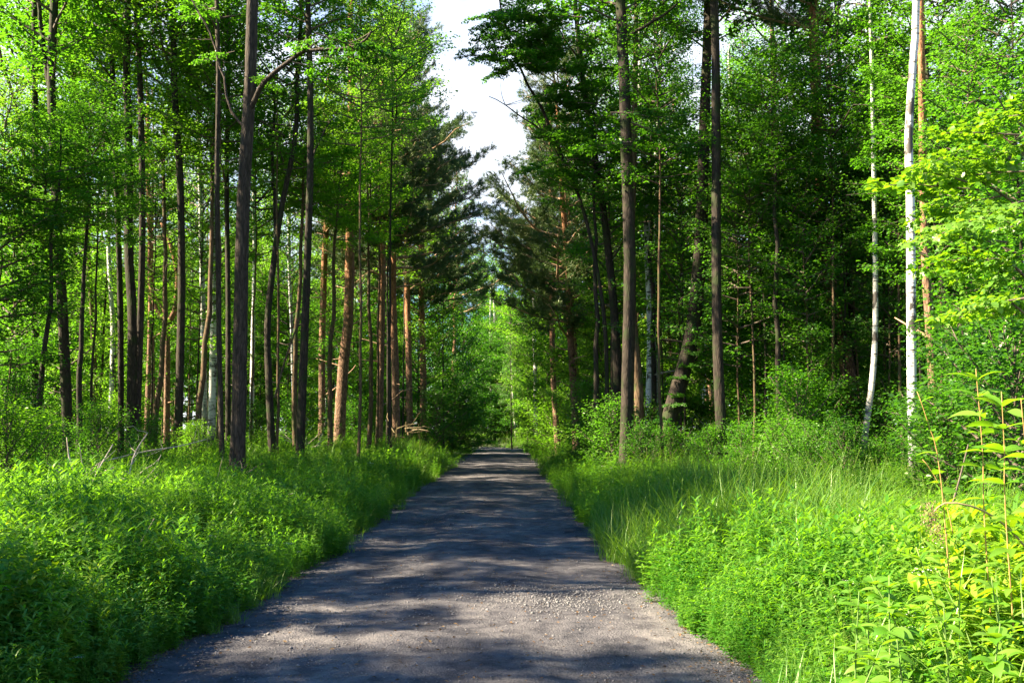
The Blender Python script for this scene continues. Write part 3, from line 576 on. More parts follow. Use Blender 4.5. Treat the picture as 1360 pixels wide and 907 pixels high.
T('pine_tree', 'tree', 'orange brown pine behind and right of the brightest white birch', 22,
  [(1248, 660), (1242, 560), (1236, 450), (1229, 340), (1226, 220), (1224, 100)], 17, 12, 'bark_pine', 17, 'pine', 'needle', 12, .9, k=14, seed=46, land='the orange brown pine on the right', stubs=3)
T('deciduous_tree', 'tree', 'shaded pole behind leaves between the straight trunk and stout ivy clad pine', 38,
  [(1031, 620), (1032, 480), (1030, 360), (1028, 200), (1026, 60)], 11, 8, 'bark_brown', 16, 'canopy', 'leaf_mid', 8, .9, seed=47)
T('birch_tree', 'tree', 'pale stem slanting behind leaves right of the tall straight trunk', 42,
  [(1020, 600), (1012, 450), (998, 320), (986, 200), (970, 100)], 9, 7, 'bark_birch_dull', 17, 'birch', 'leaf_mid', 9, .9, seed=48)
T('deciduous_tree', 'tree', 'mossy upper stem near the top right corner of the wood', 24,
  [(1282, 640), (1286, 450), (1288, 260), (1292, 130), (1298, 0)], 9, 8, 'bark_brown', 15, 'canopy', 'leaf_mid', 8.5, .85, seed=49, limbs=[([(1290, 150), (1310, 100), (1345, 40)], 3, 2, -1)])
T('birch_tree', 'tree', 'slim far birch right of the road beyond the dark pine', 66,
  [(711, 588), (711, 500), (709, 420), (708, 350)], 7, 5, 'bark_birch', 15, 'birch', 'leaf_light', 5.5, .9, seed=50)
T('deciduous_tree', 'tree', 'short dark stem just right of the slim far birch', 64,
  [(724, 590), (727, 550), (728, 500), (730, 440)], 8, 5, 'bark_dark', 13, 'under', 'leaf_light', 3.5, 1, seed=51)
T('birch_tree', 'tree', 'pale slanting stem in the dark hollow where the road ends', 95,
  [(686, 585), (682, 540), (680, 500), (678, 440)], 3.5, 2.5, 'bark_birch_dull', 9, 'birch', 'leaf_dark', 3, .7, seed=52)

# ------------------------------------------------------------------ filler trees: understorey, shrubs, background wood
used = {}
def near_label(desc, x, y, fallback):
    px = 680 + (x / y) * FPX
    for l in sorted(LAND, key=lambda l: abs(l[0] - px)):
        dx = px - l[0]
        if abs(dx) > 55 or y < l[1]: continue
        s_ = f"{desc} just {'left' if dx < 0 else 'right'} of {l[2]}"
        if s_ not in used and len(s_.split()) <= 16: used[s_] = 1; return s_
    return fallback
def auto_label(desc, x, y, tail=''):
    px = 680 + (x / y) * FPX
    best = sorted(LAND, key=lambda l: abs(l[0] - px) + abs(l[1] - y) * 1.5)
    for l in best[:14]:
        dx = px - l[0]
        side = 'left of' if dx < -14 else ('right of' if dx > 14 else 'hidden by')
        dep = 'behind, ' if y > l[1] + 1 else ''
        s_ = f'{desc} {dep}{side} {l[2]}'
        if s_ not in used: used[s_] = 1; return s_
    used[s_] += 1; return s_

RQ = random.Random(77)
trunk_var = {}
def bg_trunk(kind, h, r, i):
    key = (kind, i)
    if key not in trunk_var:
        q = np.random.RandomState(hash(kind) % 1000 if False else {'bark_dark': 3, 'bark_pine': 5, 'bark_birch': 7, 'bark_brown': 9, 'bark_birch_dull': 11}[kind] * 10 + i)
        z = np.linspace(0, 1, 16); p = np.stack([np.cumsum(q.normal(0, .0045, 16)), np.cumsum(q.normal(0, .0045, 16)), z], 1); p[0, :2] = 0
        p = p * np.array([16, 16, 16.]); mb = MB(); mb.tube(p, (.15 * (1 - .8 * z)) * (1 + .4 * np.exp(-p[:, 2] / .5)), 9, .1, i)
        trunk_var[key] = (mb.mesh('trunk', [M[kind]], True), p)
    return trunk_var[key]
def filler(name, cat, desc, x, y, kind, bark, h, r, leafm, crown, cz, csc, group, lab=None, shape_z=1.0):
    t = empty(name, (x, y, GZ(x, y) - .1), lab or auto_label(desc, x, y), cat, group)
    me, p = bg_trunk(bark, h, r, RQ.randrange(3))
    obj('trunk', me, M[bark], t, (0, 0, 0), (0, 0, RQ.uniform(0, 6)), (r / .15, r / .15, h / 16))
    b, f = CROWN[crown, RQ.randrange(3)]; rz = RQ.uniform(0, 6.28); sc = (csc, csc, csc * shape_z)
    obj('branches', b, M['pinelimb'] if crown == 'pine' else M['twig'], t, (0, 0, cz), (0, 0, rz), sc)
    o_ = obj('foliage', f, M[leafm], t, (0, 0, cz), (0, 0, rz), sc); o_['kind'] = 'stuff'
    return t

# understorey trees: (px, Y, tree height, foliage start, crown scale, leaf)
US = [(15, 33, 6.5, .9, 1.0, 'leaf_mid'), (70, 40, 7, .8, 1.0, 'leaf_mid'), (130, 52, 8, 1.0, 1.0, 'leaf_light'), (185, 58, 9, .8, 1.1, 'leaf_light'), (250, 61, 9.5, 1.2, 1.1, 'leaf_light'),
      (325, 60, 9.5, 1.0, 1.15, 'leaf_light'), (385, 63, 9.5, 1.3, 1.1, 'leaf_light'), (40, 42, 10, 4, 1.1, 'leaf_light'), (-25, 26, 8, 2.5, 1.0, 'leaf_dark'), (48, 27, 9.5, 6, .8, 'leaf_mid'), (110, 29, 10.5, 6.6, .8, 'leaf_mid'),
      (440, 39, 14, 8.4, .9, 'leaf_light'), (488, 42, 13.5, 8.4, .9, 'leaf_light'), (395, 36, 14, 9, .9, 'leaf_light'), (475, 60, 8, .4, 1.1, 'leaf_mid'), (555, 64, 9, .5, 1.1, 'leaf_mid'), (585, 72, 11, .5, 1.2, 'leaf_dark'),  # paler leaves on the tall ones stand in for backlight
      (600, 66, 5, .2, .8, 'leaf_dark'), (615, 79, 12, .5, 1.2, 'leaf_mid'), (265, 34, 15, 9.5, 1.0, 'leaf_light'), (205, 36, 15.5, 10, 1, 'leaf_light'), (350, 62, 13, 6, 1.2, 'leaf_light'), (230, 64, 13, 6, 1.2, 'leaf_light'), (90, 60, 13, 6, 1.2, 'leaf_light'),
      # right
      (800, 42, 8, .8, .9, 'leaf_light'), (835, 48, 10, 1.5, 1.1, 'leaf_light'), (900, 40, 9, .9, 1.1, 'leaf_light'), (985, 36, 7.5, .7, 1.0, 'leaf_light'), (1035, 31, 6.4, .6, .9, 'leaf_mid'), (1085, 36, 9.5, 1.0, 1.1, 'leaf_light'),
      (1085, 27.5, 4.6, .4, .62, 'leaf_mid'), (1010, 40, 12, 6, 1.1, 'leaf_mid'), (1035, 27, 11.5, 7.5, .7, 'leaf_mid'), (1130, 36, 12, 5, 1.1, 'leaf_light'),
      (1180, 32, 9, .8, 1.0, 'leaf_mid'), (1245, 30, 9, .8, 1.1, 'leaf_mid'), (1310, 26, 9, .8, 1.1, 'leaf_mid'), (1385, 19, 8, .7, 1.0, 'leaf_mid'), (1275, 17.5, 3.4, .4, .45, 'leaf_dark'), (1192, 28, 3.2, .3, .42, 'leaf_mid'), (1340, 32, 14, 7, 1.1, 'leaf_mid'),
      (1160, 34, 15, 9, 1, 'leaf_mid'), (1265, 24, 12.5, 8, .8, 'leaf_mid'), (745, 60, 7, .4, .9, 'leaf_light'), (715, 74, 10, .5, 1.1, 'leaf_light'), (780, 54, 8, .5, 1.0, 'leaf_light'), (722, 62, 4.2, .2, .6, 'leaf_light'),
      (792, 31, 12, 8, .8, 'leaf_mid'), (870, 33, 13, 8, 1, 'leaf_mid')]
for (px, Y, h, c0, csc, lm) in US:
    x = X_at(px, Y)
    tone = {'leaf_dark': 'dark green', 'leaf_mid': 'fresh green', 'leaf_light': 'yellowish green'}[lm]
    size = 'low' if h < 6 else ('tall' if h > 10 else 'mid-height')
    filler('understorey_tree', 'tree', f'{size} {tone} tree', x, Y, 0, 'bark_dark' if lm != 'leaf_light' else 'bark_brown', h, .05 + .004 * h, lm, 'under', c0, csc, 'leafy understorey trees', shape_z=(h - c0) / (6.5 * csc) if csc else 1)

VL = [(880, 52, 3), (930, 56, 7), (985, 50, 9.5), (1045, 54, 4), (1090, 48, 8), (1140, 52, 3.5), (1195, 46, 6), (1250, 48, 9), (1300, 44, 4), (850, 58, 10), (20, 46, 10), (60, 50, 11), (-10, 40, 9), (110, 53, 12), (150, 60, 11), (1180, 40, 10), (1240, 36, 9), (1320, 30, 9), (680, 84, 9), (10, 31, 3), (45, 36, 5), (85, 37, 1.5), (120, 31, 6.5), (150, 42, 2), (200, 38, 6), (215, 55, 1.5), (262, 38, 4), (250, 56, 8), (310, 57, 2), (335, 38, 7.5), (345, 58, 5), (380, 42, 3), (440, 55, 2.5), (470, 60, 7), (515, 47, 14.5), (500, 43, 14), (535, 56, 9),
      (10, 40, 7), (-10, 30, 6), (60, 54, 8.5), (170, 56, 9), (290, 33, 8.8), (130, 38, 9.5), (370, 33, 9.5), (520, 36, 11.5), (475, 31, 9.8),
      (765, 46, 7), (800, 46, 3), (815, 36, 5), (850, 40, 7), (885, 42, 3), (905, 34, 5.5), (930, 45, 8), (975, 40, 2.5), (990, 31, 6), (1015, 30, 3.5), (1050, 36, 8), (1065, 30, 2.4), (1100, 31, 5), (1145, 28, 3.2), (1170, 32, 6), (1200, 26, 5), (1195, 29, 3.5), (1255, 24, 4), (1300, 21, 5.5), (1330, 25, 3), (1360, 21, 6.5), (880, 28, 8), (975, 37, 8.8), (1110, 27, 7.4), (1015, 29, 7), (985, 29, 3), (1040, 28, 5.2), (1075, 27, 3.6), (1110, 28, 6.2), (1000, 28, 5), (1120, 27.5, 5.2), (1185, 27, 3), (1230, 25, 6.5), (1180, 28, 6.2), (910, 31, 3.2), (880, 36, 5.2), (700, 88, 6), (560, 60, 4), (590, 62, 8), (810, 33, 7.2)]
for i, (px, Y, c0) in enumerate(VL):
    x = X_at(px, Y); lm = ('leaf_light', 'leaf_mid', 'leaf_light')[i % 3] if px < 640 or Y > 33 else ('leaf_mid', 'leaf_mid', 'leaf_dark')[i % 3]  # paler leaves on the left and farther back stand in for sunlit foliage
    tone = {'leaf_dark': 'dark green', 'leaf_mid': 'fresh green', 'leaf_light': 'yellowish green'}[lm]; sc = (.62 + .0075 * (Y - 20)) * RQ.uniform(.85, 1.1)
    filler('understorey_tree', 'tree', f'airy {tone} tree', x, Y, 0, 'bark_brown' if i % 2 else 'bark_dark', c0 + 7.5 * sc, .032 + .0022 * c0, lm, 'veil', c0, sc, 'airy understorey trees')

# shrubs along the wood's edge
for i, (px, Y, sc, lm) in enumerate([(10, 17, .6, 'leaf_light'), (60, 20, .55, 'leaf_mid'), (130, 24, .6, 'leaf_mid'), (200, 27, .55, 'leaf_mid'), (255, 29, .5, 'leaf_light'), (15, 25, .8, 'leaf_mid'), (105, 32, .8, 'leaf_mid'), (160, 36, .8, 'leaf_light'), (340, 38, .7, 'leaf_mid'), (400, 40, .9, 'leaf_mid'),
                                     (470, 50, .9, 'leaf_mid'), (580, 58, 1.2, 'leaf_dark'), (610, 66, 1.4, 'leaf_dark'), (640, 100, 1.5, 'leaf_dark'), (690, 104, 1.4, 'leaf_dark'), (735, 56, 1.2, 'leaf_light'), (790, 36, 1.0, 'leaf_mid'), (812, 30, .75, 'leaf_mid'), (905, 36, 1.0, 'leaf_mid'), (1000, 30, .9, 'leaf_mid'),  # dark leaves at the road's end stand in for shade in the hollow
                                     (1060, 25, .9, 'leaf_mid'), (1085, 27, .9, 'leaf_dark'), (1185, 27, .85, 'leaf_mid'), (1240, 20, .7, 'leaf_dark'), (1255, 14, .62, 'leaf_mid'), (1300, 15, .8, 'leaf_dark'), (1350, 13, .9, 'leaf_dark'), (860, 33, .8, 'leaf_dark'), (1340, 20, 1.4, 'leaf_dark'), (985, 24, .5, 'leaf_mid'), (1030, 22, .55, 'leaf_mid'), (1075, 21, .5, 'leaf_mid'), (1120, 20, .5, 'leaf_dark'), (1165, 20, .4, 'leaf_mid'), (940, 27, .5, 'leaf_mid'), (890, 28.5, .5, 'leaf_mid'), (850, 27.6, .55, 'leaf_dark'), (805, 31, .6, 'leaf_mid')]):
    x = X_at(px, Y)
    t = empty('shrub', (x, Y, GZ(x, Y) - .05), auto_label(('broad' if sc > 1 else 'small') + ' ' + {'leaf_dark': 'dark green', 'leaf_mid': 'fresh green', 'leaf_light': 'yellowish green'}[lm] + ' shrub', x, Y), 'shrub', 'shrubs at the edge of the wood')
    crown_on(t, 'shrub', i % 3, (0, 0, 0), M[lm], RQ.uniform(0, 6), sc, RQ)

# background wood
spots = []
def clear(x, y, d): return all((x - a) ** 2 + (y - b) ** 2 > d * d for a, b in spots)
for side in (-1, 1):
    tries = 0; n = 0
    while n < 62 and tries < 4000:
        tries += 1
        y = RQ.uniform(46, 118); e = RQ.uniform(6.5, 8 + y * .62)
        x = float(xc(y)) * (1 if side < 0 else 0) + side * (e + (2.5 if y > 60 else 0))
        if side > 0 and y > 72: x = max(x, 3.2)
        if side < 0 and y < 57: continue
        if abs(x) > y * .56 + 3 or not clear(x, y, 3.4): continue
        spots.append((x, y)); n += 1
        near = y < 72
        k = RQ.random()
        near_gap = abs(x + 1) < 12
        if abs(x) < 9 and k < .34: k = .8
        if k < .34: filler('background_birch', 'tree', '', x, y, 0, RQ.choice(['bark_birch', 'bark_birch_dull']), RQ.uniform(15, 19), RQ.uniform(.09, .14), 'leaf_light', 'birch', RQ.uniform(4, 7), 1.0, 'birches in the background wood', near_label('far thin birch', x, y, 'thin birch standing far back in the wood'))
        elif k < .6: filler('background_pine', 'tree', '', x, y, 0, 'bark_pine', RQ.uniform(17, 21), RQ.uniform(.13, .2), 'needle', 'pine', RQ.uniform(8, 11), RQ.uniform(.9, 1.1), 'pines in the background wood', near_label('far bare-stemmed pine', x, y, 'pine with bare lower trunk far back in the wood'))
        else: filler('background_broadleaf', 'tree', '', x, y, 0, 'bark_dark', RQ.uniform(12, 15), .14, RQ.choice(['leaf_light', 'leaf_mid', 'leaf_light']), 'wall', RQ.uniform(.3, 2), RQ.uniform(.9, 1.15), 'broadleaf trees in the background wood', near_label('far bushy tree', x, y, 'bushy broadleaf tree far back in the wood'))
# closing rows at the far side
for i in range(44):
    a = -64 + i * 3.0 + RQ.uniform(-.8, .8); y = 122 + RQ.uniform(-4, 10) - abs(a) * .12
    hh = RQ.uniform(15, 19) if abs(a) > 14 else RQ.uniform(18, 20)
    filler('background_broadleaf', 'tree', '', a, y, 0, 'bark_dark', hh, .16, 'leaf_dark' if abs(a) < 9 else RQ.choice(['leaf_mid', 'leaf_light', 'leaf_mid']), 'wall', .2, 1.3, 'broadleaf trees closing the far end of the wood', 'dense broadleaf tree closing the view at the far end', shape_z=hh / 15)  # darker leaves near the centre put the hollow's shade into the colour
for (x, y, hh, lm) in [(3.2, 92, 13, 'leaf_light'), (6, 84, 13, 'leaf_light'), (0.9, 97, 13, 'leaf_dark'), (-0.9, 99, 13, 'leaf_dark'), (0.5, 108, 15, 'leaf_dark'), (3, 104, 15, 'leaf_dark'), (-1.2, 113, 17, 'leaf_dark'), (-3.5, 112, 12, 'leaf_dark'), (5.5, 76, 12, 'leaf_light'), (8.5, 70, 12, 'leaf_light'), (-8.5, 80, 12.5, 'leaf_mid'), (-7, 76, 9, 'leaf_dark'), (-11, 88, 13, 'leaf_mid')]:  # dark-leaved ones added where the road ends, their colour standing in for shade
    filler('background_broadleaf', 'tree', 'bushy roadside tree', x, y, 0, 'bark_dark', hh, .13, lm, 'wall', .2, hh / 14, 'bushy trees where the road ends')

for (x, y, lab) in [(-3.9, 76, 'tall pine at the left rim of the sky gap where the road ends'), (3.4, 78, 'tall pine at the right rim of the sky gap where the road ends'), (-6.2, 66, 'second tall pine along the left rim of the sky gap')]:
    filler('background_pine', 'tree', '', x, y, 0, 'bark_pine', 21, .18, 'needle', 'pine', 9.5, 1.2, 'pines beside the sky gap', lab)
# unseen trees added left of the frame to shade the near road and verge (sun comes from there)
for (x, y, hh, c, sc) in [(-11, 9.3, 13, 'under', .45), (-14, 9.6, 15, 'birch', .5), (-9.5, 13.6, 17, 'canopy', .7), (-12, 15, 16, 'canopy', .8), (-16, -1.5, 17, 'canopy', .8), (-10.5, 16.5, 17, 'birch', .8), (-14, 18, 17, 'canopy', .9), (-13, 21, 17, 'canopy', .8),
                          (-19, 16.5, 18, 'birch', .9), (-17, 22, 18, 'canopy', .9), (-21, 25, 18, 'canopy', .9), (-22, 20, 18, 'canopy', .9), (-11, -1.5, 15, 'canopy', .8), (-16.5, 25.5, 17, 'canopy', .8), (-9.6, 15.4, 15, 'birch', .5), (-11.4, 18.9, 15, 'birch', .5), (-15, 12.3, 17, 'birch', .6)]:
    filler('unseen_shade_tree', 'tree', '', x, y, 0, 'bark_dark', hh, .15, 'leaf_mid', c, hh * .42, sc, 'unseen trees added for shade', 'unseen tree added left of the view to shade the near road')

sq = random.Random(41)  # unseen crowns added and shaped to cast shade bands across the road
for (x, y, z0, z1, sc) in [(-14, 5.4, 8.4, 12.4, .6), (-9.4, 5.6, 4.4, 6.9, .42), (-9.2, 8.0, 5.4, 6.9, .32), (-14.5, 9.9, 9, 15, .58), (-11.6, 12.3, 7, 12.5, .55), (-15, 12.6, 11, 16, .5), (-12, 15, 7.4, 13, .5),
                           (-14, 17.6, 9, 15, .62), (-12.6, 20.6, 8, 14, .62), (-14, 24, 9, 15.5, .7), (-17, 27.5, 10, 16, .7)]:
    filler('unseen_shade_tree', 'tree', '', x, y, 0, 'bark_dark', z1, .07, 'leaf_mid', 'under', z0, sc, 'unseen trees added for shade', 'unseen tree added left of the view to shade the near road', shape_z=(z1 - z0) / (6.5 * sc))

# ------------------------------------------------------------------ ground and road
def sheet(xs, ys, zf, name, m):
    Xg, Yg = np.meshgrid(xs, ys); Z = zf(Xg, Yg); V = np.stack([Xg.ravel(), Yg.ravel(), Z.ravel()], 1)
    nx = len(xs); ny = len(ys); i = np.arange(ny - 1)[:, None] * nx; j = np.arange(nx - 1)[None]
    Q = np.stack([i + j, i + j + 1, i + j + 1 + nx, i + j + nx], -1).reshape(-1, 4)
    mb = MB(); mb.add(V, Q); return obj(name, mb.mesh(name, [m], True), m)

m, n, out = mat('forest_soil'); L = n.links.new
tcn = n.nodes.new('ShaderNodeTexCoord'); x1 = N(n, 'ShaderNodeTexNoise', Scale=1.3, Detail=9, Roughness=.7); L(tcn.outputs['Object'], x1.inputs['Vector'])
r = ramp(n, [(.3, (.020, .030, .010)), (.5, (.035, .055, .014)), (.62, (.07, .055, .03)), (.8, (.12, .09, .05))]); L(x1.outputs['Fac'], r.inputs[0])
bs = N(n, 'ShaderNodeBsdfPrincipled', Roughness=.95); L(r.outputs[0], bs.inputs['Base Color'])
bp = N(n, 'ShaderNodeBump', Strength=.8, Distance=.05); L(x1.outputs['Fac'], bp.inputs['Height']); L(bp.outputs[0], bs.inputs['Normal']); L(bs.outputs[0], out.inputs[0])
M['soil'] = m
xs = np.concatenate([[-700, -300, -150], np.arange(-80, -8, 2.), np.arange(-8, 8, .3), np.arange(8, 80, 2.), [80, 150, 300, 700]])
ys = np.concatenate([[-300, -100, -40], np.arange(-20, 60, .6), np.arange(60, 140, 1.5), [150, 200, 300, 500, 900]])
g = sheet(xs, ys, gz, 'ground', M['soil']); setp(g, 'dark forest soil under the trees and undergrowth', None, None, 'structure')

m, n, out = mat('gravel_road'); L = n.links.new
tcn = n.nodes.new('ShaderNodeTexCoord')
def nz_(sc, scale, det=6, rough=.6):
    mpp = n.nodes.new('ShaderNodeMapping'); mpp.inputs['Scale'].default_value = sc; L(tcn.outputs['Object'], mpp.inputs[0])
    x = N(n, 'ShaderNodeTexNoise', Scale=scale, Detail=det, Roughness=rough); L(mpp.outputs[0], x.inputs['Vector']); return x
a = nz_((1, .35, 1), 1.1); b = nz_((1, 1, 1), 30, 8, .8); c = nz_((1, 1, 1), 5, 6)
vo = n.nodes.new('ShaderNodeTexVoronoi'); vo.inputs['Scale'].default_value = 55; L(tcn.outputs['Object'], vo.inputs['Vector'])
ra = ramp(n, [(.32, (.048, .049, .060)), (.5, (.102, .099, .112)), (.7, (.190, .178, .182))]); L(a.outputs['Fac'], ra.inputs[0])
rb = ramp(n, [(.25, (.45, .45, .47)), (.5, (.95, .95, .95)), (.75, (1.25, 1.25, 1.22))]); L(b.outputs['Fac'], rb.inputs[0])
mu = n.nodes.new('ShaderNodeMix'); mu.data_type = 'RGBA'; mu.blend_type = 'MULTIPLY'; mu.inputs[0].default_value = .85; L(ra.outputs[0], mu.inputs[6]); L(rb.outputs[0], mu.inputs[7])
rc = ramp(n, [(.40, (.50, .50, .53)), (.50, (.88, .88, .88)), (.62, (1.1, 1.08, 1.05))]); L(c.outputs['Fac'], rc.inputs[0])
mu2 = n.nodes.new('ShaderNodeMix'); mu2.data_type = 'RGBA'; mu2.blend_type = 'MULTIPLY'; mu2.inputs[0].default_value = .8; L(mu.outputs[2], mu2.inputs[6]); L(rc.outputs[0], mu2.inputs[7])
bs = N(n, 'ShaderNodeBsdfPrincipled', Roughness=.92); L(mu2.outputs[2], bs.inputs['Base Color']); bs.inputs['Specular IOR Level'].default_value = .08
h1 = N(n, 'ShaderNodeMath'); h1.operation = 'MULTIPLY_ADD'; h1.inputs[1].default_value = .55; L(b.outputs['Fac'], h1.inputs[0]); 
h2 = N(n, 'ShaderNodeMath'); h2.operation = 'MULTIPLY'; h2.inputs[1].default_value = -.35; L(vo.outputs['Distance'], h2.inputs[0]); L(h2.outputs[0], h1.inputs[2])
h3 = N(n, 'ShaderNodeMath'); h3.operation = 'MULTIPLY_ADD'; h3.inputs[1].default_value = 1.2; L(c.outputs['Fac'], h3.inputs[0]); L(h1.outputs[0], h3.inputs[2])
bp = N(n, 'ShaderNodeBump', Strength=.9, Distance=.035); L(h3.outputs[0], bp.inputs['Height']); L(bp.outputs[0], bs.inputs['Normal']); L(bs.outputs[0], out.inputs[0])
M['road'] = m
ny = 900; ys = np.concatenate([np.linspace(-8, 30, 520), np.linspace(30.2, 135, 260)]); us = np.linspace(-1, 1, 61)
Ug, Yg = np.meshgrid(us, ys); hw = HALF + .14 + .16 * (vnoise(Ug * 0 + np.sign(Ug) * 7 + 20, Yg * 1.1) - .5) + .08 * (vnoise(np.sign(Ug) * 5 + 30, Yg * 4) - .5)
Xg = xc(Yg) + Ug * hw
Z = road_z(Xg, Yg) + .012 + .012 * (vnoise(Xg * 5, Yg * 5) - .5) + .006 * (vnoise(Xg * 14 + 3, Yg * 14) - .5) - .055 * sstep(np.abs(Ug), .93, 1)
V = np.stack([Xg.ravel(), Yg.ravel(), Z.ravel()], 1); nx = len(us); i = np.arange(len(ys) - 1)[:, None] * nx; j = np.arange(nx - 1)[None]
mb = MB(); mb.add(V, np.stack([i + j, i + j + 1, i + j + 1 + nx, i + j + nx], -1).reshape(-1, 4))
rd = obj('road', mb.mesh('road', [M['road']], True)); setp(rd, 'worn gravel forest road running straight to the trees', None, None, 'structure')

# loose gravel
q = np.random.RandomState(4); mb = MB()
ico = np.array([[0, 0, 1], [.9, 0, .4], [.28, .85, .4], [-.72, .53, .4], [-.72, -.53, .4], [.28, -.85, .4], [.72, .53, -.4], [-.28, .85, -.4], [-.9, 0, -.4], [-.28, -.85, -.4], [.72, -.53, -.4]])
icf = np.array([[0, 1, 2], [0, 2, 3], [0, 3, 4], [0, 4, 5], [0, 5, 1], [1, 6, 2], [2, 6, 7], [2, 7, 3], [3, 7, 8], [3, 8, 4], [4, 8, 9], [4, 9, 5], [5, 9, 10], [5, 10, 1], [1, 10, 6]])
NS = 9000; k = NS
y = 5.0 * np.exp(q.rand(NS) * 2.1); u = q.uniform(-1, 1, NS)
u[:2600] = np.sign(q.rand(2600) - .5) * (1 - np.abs(q.normal(0, .06, 2600)))
y[2600:4200] = q.normal(10.1, .5, 1600); u[2600:4200] = q.normal(.42, .24, 1600)
y[4200:5200] = q.normal(9.0, 1.4, 1000); u[4200:5200] = q.normal(-.45, .16, 1000)
y[5200:5700] = q.normal(19, 1.4, 500); u[5200:5700] = q.normal(-.35, .3, 500)
x = xc(y) + u * (HALF + .05); s_ = q.uniform(.0025, .008, NS) * (1 + .9 * (q.rand(NS) > .95)); s_[2600:4200] *= 1.25
V = ico[None] * (1 + q.normal(0, .16, (NS, 11, 3))) * (s_[:, None, None] * np.array([1.2, 1, .7])) ; rot = q.rand(NS) * 6.28
cx, sx_ = np.cos(rot)[:, None], np.sin(rot)[:, None]; V = np.stack([V[..., 0] * cx - V[..., 1] * sx_, V[..., 0] * sx_ + V[..., 1] * cx, V[..., 2]], -1)
V = V + np.stack([x, y, road_z(x, y) + .014 + s_ * .3], 1)[:, None]
mb.add(V.reshape(-1, 3), None, (icf[None] + np.arange(NS)[:, None, None] * 11).reshape(-1, 3))
M['stone'] = plain('stone', [(.3, (.060, .060, .070)), (.7, (.18, .172, .178))], 40)
gr = obj('loose_gravel', mb.mesh('loose_gravel', [M['stone']])); setp(gr, 'loose gravel stones scattered over the road surface', 'gravel', None, 'stuff')

# ------------------------------------------------------------------ verge plants (prototypes are instanced by one geometry-nodes object per kind of cover)
def proto_herb(seed, h, nleaf, ll, lw, shape, cone=.3, flowers=False, stems=3, mn='herb'):
    q = np.random.RandomState(seed); mb = MB()
    for s0 in range(stems):
        hh = h * q.uniform(.7, 1.1); lean = q.normal(0, .12, 2); b0 = q.normal(0, .05, 2)
        tt = np.linspace(0, 1, 6)[:, None]; pts = np.concatenate([b0 + lean * hh * tt ** 1.5, tt * hh], 1)
        mb.tube(pts, .0035 * (1.2 - tt[:, 0]), 3, cap=False, rnd=.35)
        u = np.sort(q.uniform(.08, 1.0, nleaf)) ; az = np.arange(nleaf) * 2.4 + q.rand() * 6
        pos = np.stack([np.interp(u, tt[:, 0], pts[:, k]) for k in range(3)], 1)
        el = np.where(u > .9, .9, q.uniform(.0, .55, nleaf)); d = np.stack([np.cos(az), np.sin(az), el], 1)
        Ls = ll * q.uniform(.7, 1.2, nleaf) * (1.1 - cone * u)
        nv = np.array([0, 0, 1]) + q.normal(0, .2, (nleaf, 3)); nv = np.where((u > .9)[:, None], -d * np.array([1, 1, 0]) + [0, 0, .6], nv)
        leaves(mb, pos, d, nv, Ls, Ls * lw, 0, np.clip(.15 + .6 * u + q.normal(0, .14, nleaf), 0, 1), .28, shape)
        if flowers:
            c0 = pts[-1] + [0, 0, .02]; nf = 26
            f = np.stack([q.normal(0, .032, nf), q.normal(0, .032, nf), q.uniform(0, .012, nf)], 1) + c0; a_ = q.rand(nf) * 6.28
            leaves(mb, f, np.stack([np.cos(a_), np.sin(a_), 0 * a_], 1), np.tile([[0, 0, 1.]], (nf, 1)), .013, .012, 0, q.rand(nf), 0, 'rhomb', 1)
    return mb.mesh('herb_plant', [M[mn], M['flower']])
def proto_grass(seed, n, h, w, spread=.08, m_='grass', heads=0):
    q = np.random.RandomState(seed); mb = MB(); az = q.rand(n) * 6.28
    pos = np.stack([q.normal(0, spread, n), q.normal(0, spread, n), np.zeros(n)], 1)
    d = np.stack([np.cos(az) * .28, np.sin(az) * .28, np.ones(n)], 1) + q.normal(0, .12, (n, 3)); nv = np.stack([-np.cos(az), -np.sin(az), np.full(n, .35)], 1) + q.normal(0, .3, (n, 3))
    leaves(mb, pos, d, nv, h * q.uniform(.5, 1.15, n), w, 0, q.rand(n), .45, 'blade')
    for i in range(heads):
        a_ = q.rand() * 6.28; hh = h * q.uniform(1.1, 1.5); tt = np.linspace(0, 1, 6)[:, None]; pts = np.concatenate([np.array([math.cos(a_), math.sin(a_)]) * .2 * hh * tt ** 2, tt * hh], 1)
        mb.tube(pts, .0016, 3, cap=False, rnd=.8); m0 = 16; u = q.uniform(.8, 1, m0); ps = np.stack([np.interp(u, tt[:, 0], pts[:, k]) for k in range(3)], 1)
        leaves(mb, ps, q.normal(0, .6, (m0, 3)) + [0, 0, 1], q.normal(0, 1, (m0, 3)), .022, .006, 0, np.full(m0, .9), 0, 'rhomb')
    return mb.mesh('grass_tuft', [M[m_]])

